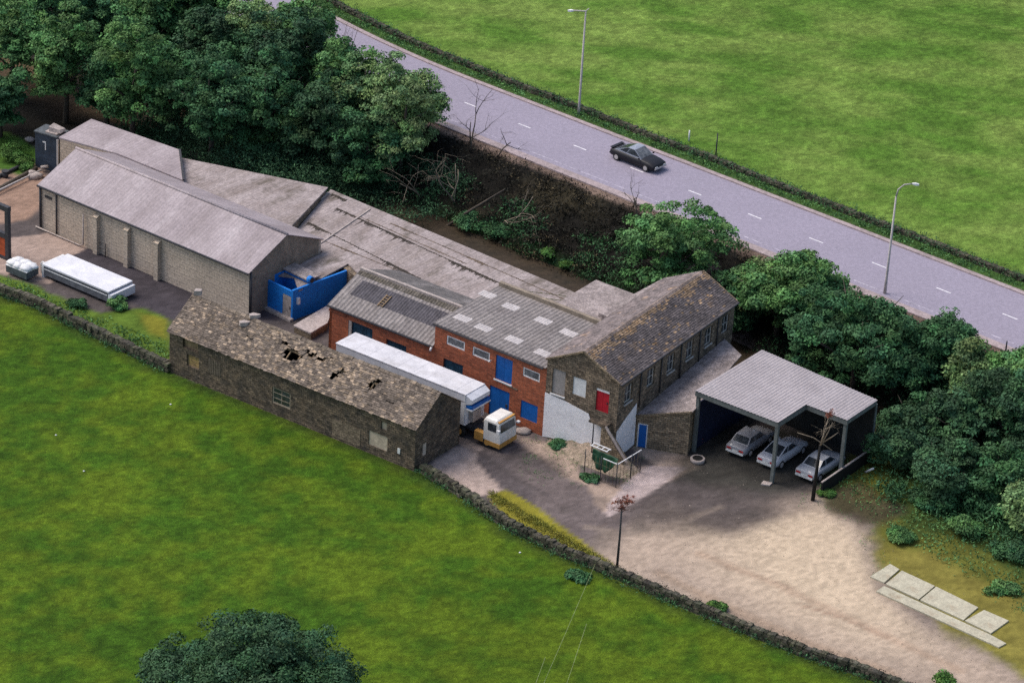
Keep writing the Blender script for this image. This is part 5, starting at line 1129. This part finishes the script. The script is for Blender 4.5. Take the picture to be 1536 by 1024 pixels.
# ------------------------------------------------------------------ STREET LAMPS
def lamp(label,px,py,h,arm):
    x,y,z=GT(px,py); t=thing('street_lamp',label,'street lamp',(x,y,z),0,'street lamps beside the road')
    MB().tube([(0,0,-.1),(0,0,1.2),(.0,0,h)],[.13,.10,.065],10).build('pole',m_lamp,t)
    if arm<0: b=MB().tube([(.25,0,h+.25),(0,0,h),(-1.0,0,h-.0+.0)],[.04,.06,.05],7); hd=(-1.15,h-.02)
    else: b=MB().tube([(0,0,h-.02),(.1,0,h+.55),(.5,0,h+.95),(1.05,0,h+1.05)],[.065,.055,.05,.045],8); hd=(1.25,h+1.05)
    b.build('arm',m_lamp,t); b=MB(); s_=1 if arm>0 else -1
    loft(b,[[(hd[0]-s_*.2,-.06,hd[1]-.04),(hd[0]-s_*.2,.06,hd[1]-.04),(hd[0]-s_*.2,.06,hd[1]+.05),(hd[0]-s_*.2,-.06,hd[1]+.05)],[(hd[0]+s_*.05,-.13,hd[1]-.09),(hd[0]+s_*.05,.13,hd[1]-.09),(hd[0]+s_*.05,.1,hd[1]+.07),(hd[0]+s_*.05,-.1,hd[1]+.07)],[(hd[0]+s_*.3,-.08,hd[1]-.08),(hd[0]+s_*.3,.08,hd[1]-.08),(hd[0]+s_*.3,.06,hd[1]+.02),(hd[0]+s_*.3,-.06,hd[1]+.02)]]); b.build('lamp_head',m_trim,t); return t
l1=lamp('tall concrete street lamp beside the far verge, near the top edge',868,172,9.0,-1)
l2=lamp('tall street lamp with curved arm standing by the near pavement',1327,441,7.9,1)
def post(name,label,px,py,h,r,mt,cat='post'):
    x,y,z=GT(px,py); o=MB().tube([(0,0,-.1),(0,0,h*.5),(0,0,h)],[r,r*.95,r*.8],7).build(name,mt); o.location=(x,y,z); return tag(o,label,cat)
post('marker_post','short white marker post in the far field',1033,212,.95,.07,m_trim); post('fence_post','thin dark post standing in the far field beyond the wall',1073,240,2.3,.06,m_dark)
post('fence_post','dark post at the pavement edge near the right side',1508,530,1.0,.06,m_dark)
# ------------------------------------------------------------------ yard pole with withered creeper, dead tree at the carport
t=thing('creeper_pole','thin dark pole topped with a rusty withered creeper by the field wall','pole',(*G(925,856),0))
MB().tube([(0,0,0),(.02,0,2.5),(.0,0,4.9)],[.09,.07,.05],8).build('pole',m_dark,t)
rgx=random.Random(77); b=MB()
for k in range(9): branchy(b,(0,0,4.3+.06*k),(math.cos(k*2.4),math.sin(k*2.4),rgx.uniform(-.2,1)),rgx.uniform(.5,.8),.03,2,rgx,.4,0,.8)
b.build('twigs',M('reddish_twigs',(.12,.06,.05),None,4,10,.3),t)
me=crown_mesh('withered_leaves',9,1.0,1.0,.75,m_leafR,30,22,.07,.2,lo=-.6); o=bpy.data.objects.new('withered_leaves',me); COL.objects.link(o); o.parent=t; o.location=(0,0,4.75)
t=thing('dead_tree','dead tree trunk with pruned pale branches in front of the carport','dead tree',(*G(1219,750),0))
MB().tube([(0,0,-.1),(.05,0,2.2),(.1,.0,4.2)],[.14,.115,.08],8).build('trunk',m_int,t)
b=MB(); b.tube([(.1,0,4.1),(.25,0,5.0),(.45,0,6.3)],[.07,.05,.03],6); b.tube([(.1,0,4.1),(.55,.1,5.2),(.75,.1,5.9)],[.05,.035,.02],6); b.tube([(-1.5,0,5.05),(-.4,0,4.75),(.9,0,3.9)],[.02,.035,.03],6); [branchy(b,(.25,0,4.8+.2*k),(rgx.uniform(-1,1),rgx.uniform(-1,1),1),.9,.025,2,rgx,.35,0,.6) for k in range(5)]; b.tube([(.1,0,4.3),(.9,.1,4.9),(1.2,.1,5.2)],[.05,.04,.02],5); b.build('branches',m_deadbark,t)
me=crown_mesh('withered_leaves',12,.55,.5,.5,m_leafR,16,14,.07,.22,lo=-.6); o=bpy.data.objects.new('withered_leaves',me); COL.objects.link(o); o.parent=t; o.location=(.5,0,6.3)
# ------------------------------------------------------------------ wire cage with green tarpaulin
cg=thing('wire_cage','rusty wire mesh cage draped with a green tarpaulin in the yard','cage',(*G(876,711),0),R(-36))
c1_=L2(cg,(930,727),0); c2_=L2(cg,(962,703),0); CX=c1_[0]; CY=c2_[1]-c1_[1]; hh=1.75
def cgp(u,v_): return (u,v_)
for (u,v_) in ((0,0),(CX*.5,0),(CX,0),(CX,CY*.6),(CX,CY),(0,CY)): MB().tube([(u,v_,-.05),(u,v_,hh+.15)],.035,6).build('post',m_dark,cg)
b=MB()
for k in range(1,9): b.tube([(CX*k/9,0,.05),(CX*k/9,0,hh)],.012,4)
for k in range(1,7): b.tube([(CX,CY*k/7,.05),(CX,CY*k/7,hh)],.012,4)
for k in range(0,3): z=.08+hh*k/3; b.tube([(0,0,z),(CX,0,z)],.012,4); b.tube([(CX,0,z),(CX,CY,z)],.012,4)
b.build('wire_mesh',M('rusty_wire',(.16,.12,.07),None,4,10,.2),cg)
b=MB(); b.bar((CX,0,hh+.02),(CX,CY,hh+.02),.05,.05); b.bar((CX*.55,.02,hh+.02),(CX,.02,hh+.02),.05,.05); b.build('top_rail',m_trim,cg)
tb=MB(); vs=[];fs=[]; nu,nv=22,12
for i in range(nu+1):
    for j in range(nv+1):
        a=i/nu; f=j/nv; drop=(.15+1.15*math.sin(math.pi*min(1,a*.9+.12))**.8)*(1+.12*mnoise.noise(Vector((a*6,0,2))))
        vs.append((CX*(.08+.80*a)+.1*f,.55+.10*math.sin(a*19)*f+.06*mnoise.noise(Vector((a*5,f*4,0)))-.25*f,hh+.12-drop*f))
for i in range(nu):
    for j in range(nv): a=i*(nv+1)+j; fs.append((a,a+nv+1,a+nv+2,a+1))
tb.add(vs,fs,0,(1,1,1),True); tp=tb.build('tarpaulin',M('green_tarpaulin',(.008,.05,.022),(.006,.038,.016),2,8,.25,rough=.6),None); tp.location=cg.location; tp.rotation_euler=cg.rotation_euler; tag(tp,'green tarpaulin sagging over the wire cage','tarpaulin')
md=tp.modifiers.new('s','SOLIDIFY'); md.thickness=.02
ld=thing('white_ladder','short white ladder frame lying along the top of the cage above the tarpaulin','ladder',(*G(887,668,1.9),1.9),R(-36))
b=MB(); b.bar((-.1,0,.02),(1.35,0,.02),.07,.06); b.bar((-.1,.4,.02),(1.35,.4,.02),.07,.06); b.build('rails',m_trim,ld)
for k in range(4): MB().bar((k*.42,.04,.02),(k*.42,.36,.02),.05,.04).build('rung',m_trim,ld)
# ------------------------------------------------------------------ concrete slabs
m_slab=M('pale_slab',(.46,.43,.32),(.40,.37,.275),1,9,.18,bump=.2,stains=[((.26,.19,.12),.7,.56,.7,1,1,.8)])
SG='concrete slabs laid on the rough grass'
for pts,lb in [([(1305,866),(1326,875),(1349,855),(1335,847)],'squarish concrete slab at the upper left end of the slab row'),
  ([(1328.5,877),(1378,900),(1402,880),(1352.5,857)],'second pale concrete slab of the slab row from its upper left end'),
  ([(1380,901),(1445,931),(1467,912),(1404,881)],'longest pale concrete slab in the middle of the slab row'),
  ([(1447,932),(1486,951),(1513,932),(1476,916)],'squarish concrete slab at the lower right end of the slab row'),
  ([(1314,888),(1498,972),(1509,966),(1485,953),(1326,880)],'long narrow concrete strip along the front of the slab row')]:
    if lb is None: continue
    pw=[Vector(G(*p)) for p in pts]; c=sum(pw,Vector((0,0)))/len(pw); b=MB(); loc_=[(p.x-c.x,p.y-c.y) for p in pw]
    area=sum(loc_[i][0]*loc_[(i+1)%len(loc_)][1]-loc_[(i+1)%len(loc_)][0]*loc_[i][1] for i in range(len(loc_)))
    if area<0: loc_=loc_[::-1]
    b.prism(loc_,-.02,.10); o=b.build('concrete_slab',m_slab); o.location=(c.x,c.y,0); tag(o,lb,'slab',SG)
# small yard things
o=post('bollard','short leaning white post on the grass right of the carport',1298,708,.95,.09,m_trim); o.rotation_euler=(R(35),R(35),0)
b=MB(); b.tube([(math.cos(a)*.32,math.sin(a)*.32,.06) for a in np.linspace(0,5.2,14)]+[(-.6,.1,.05)],.05,6); o=b.build('hose',m_lamp); o.location=(*G(1303,664),.0); tag(o,'coiled pale hose beside the back post of the carport','hose')
blob('fire_bucket',(0,0,.3),.22,M('bucket_red',(.6,.07,.03),None,3,8,.2),None,3,1.3); o=bpy.data.objects['fire_bucket']; o.location=(*G(1048,665),0); tag(o,'small orange red bucket inside the left carport post','bucket')
b=MB(); b.tube([(0,0,0),(0,0,.28)],.5,16); b.tube([(0,0,.281),(0,0,.30)],.36,16,1); o=b.build('drain_ring',[m_conc,m_int]); o.location=(*G(1046,692),0); tag(o,'round concrete drain ring at the corner of the lean-to','drain')
b=MB(); b.prism([(0,0),(.6,-.1),(.8,.3),(.2,.5)],0,.08); o=b.build('concrete_pad',m_conc); o.location=(*G(1141,727),0); tag(o,'small concrete pad at the foot of the front carport post','slab')
for i,(a,c,lb) in enumerate([((893,845),(800,1060),'longest thin pale wire running down the near field'),((880,935),(838,1060),'short thin pale wire nearest the right in the near field'),((818,985),(790,1060),'shortest thin pale wire at the bottom of the near field')]):
    A_=Vector((*G(*a,.5),.5)); B_=Vector((*G(*c,.5),.5)); o=MB().tube([A_-A_,(B_-A_)*.5-Vector((0,0,.05)),B_-A_],.013,4).build('fence_wire',M('pale_wire',(.30,.36,.16),None,3,8,.2)); o.location=A_; tag(o,lb,'wire','thin wires in the near field')
for i,(px,py) in enumerate([(84,653),(256,607),(126,707),(780,829)]):
    o=blob('field_stone',(0,0,.04),.06,m_trim,None,60+i,.8); o.location=(*G(px,py),0)
    tag(o,['white stone in the field left of the barn end, highest on the left','small white stone just below the barn wall on the left','white stone lowest at the left of the near field','white stone in the field near the creeper pole'][i],'stone','white stones in the near field')
rbp=[(770,650),(785,660),(775,668)]
o=blob('rubble_heap',(0,0,.1),.45,m_conc,None,90,.5); o.location=(*G(785,648),0); tag(o,'pale rubble heap against the brick wall behind the lorry cab','rubble')
# ------------------------------------------------------------------ light
SE=R(57); SAZ=R(-72)   # sun high behind the site, to the left
to=Vector((math.sin(SAZ)*math.cos(SE),math.cos(SAZ)*math.cos(SE),math.sin(SE)))
sl_=bpy.data.lights.new('sun','SUN'); sl_.energy=1.9; sl_.angle=R(38); sl_.color=(1,.93,.86); so=bpy.data.objects.new('sun',sl_); COL.objects.link(so); so.rotation_euler=to.to_track_quat('Z','Y').to_euler(); so.location=(0,200,80)
w=bpy.data.worlds.new('World'); S.world=w; w.use_nodes=True; nt=w.node_tree; sky=nt.nodes.new('ShaderNodeTexSky'); sky.sky_type='NISHITA'; sky.sun_disc=False; sky.sun_elevation=SE; sky.sun_rotation=SAZ
sky.air_density=1.0; sky.dust_density=3.0; nt.links.new(sky.outputs[0],nt.nodes['Background'].inputs[0]); nt.nodes['Background'].inputs[1].default_value=.14
S.view_settings.view_transform='Standard'; S.view_settings.look='None'; S.view_settings.exposure=0.41; S.view_settings.gamma=1.0
S.render.engine='CYCLES'; S.cycles.use_denoising=False
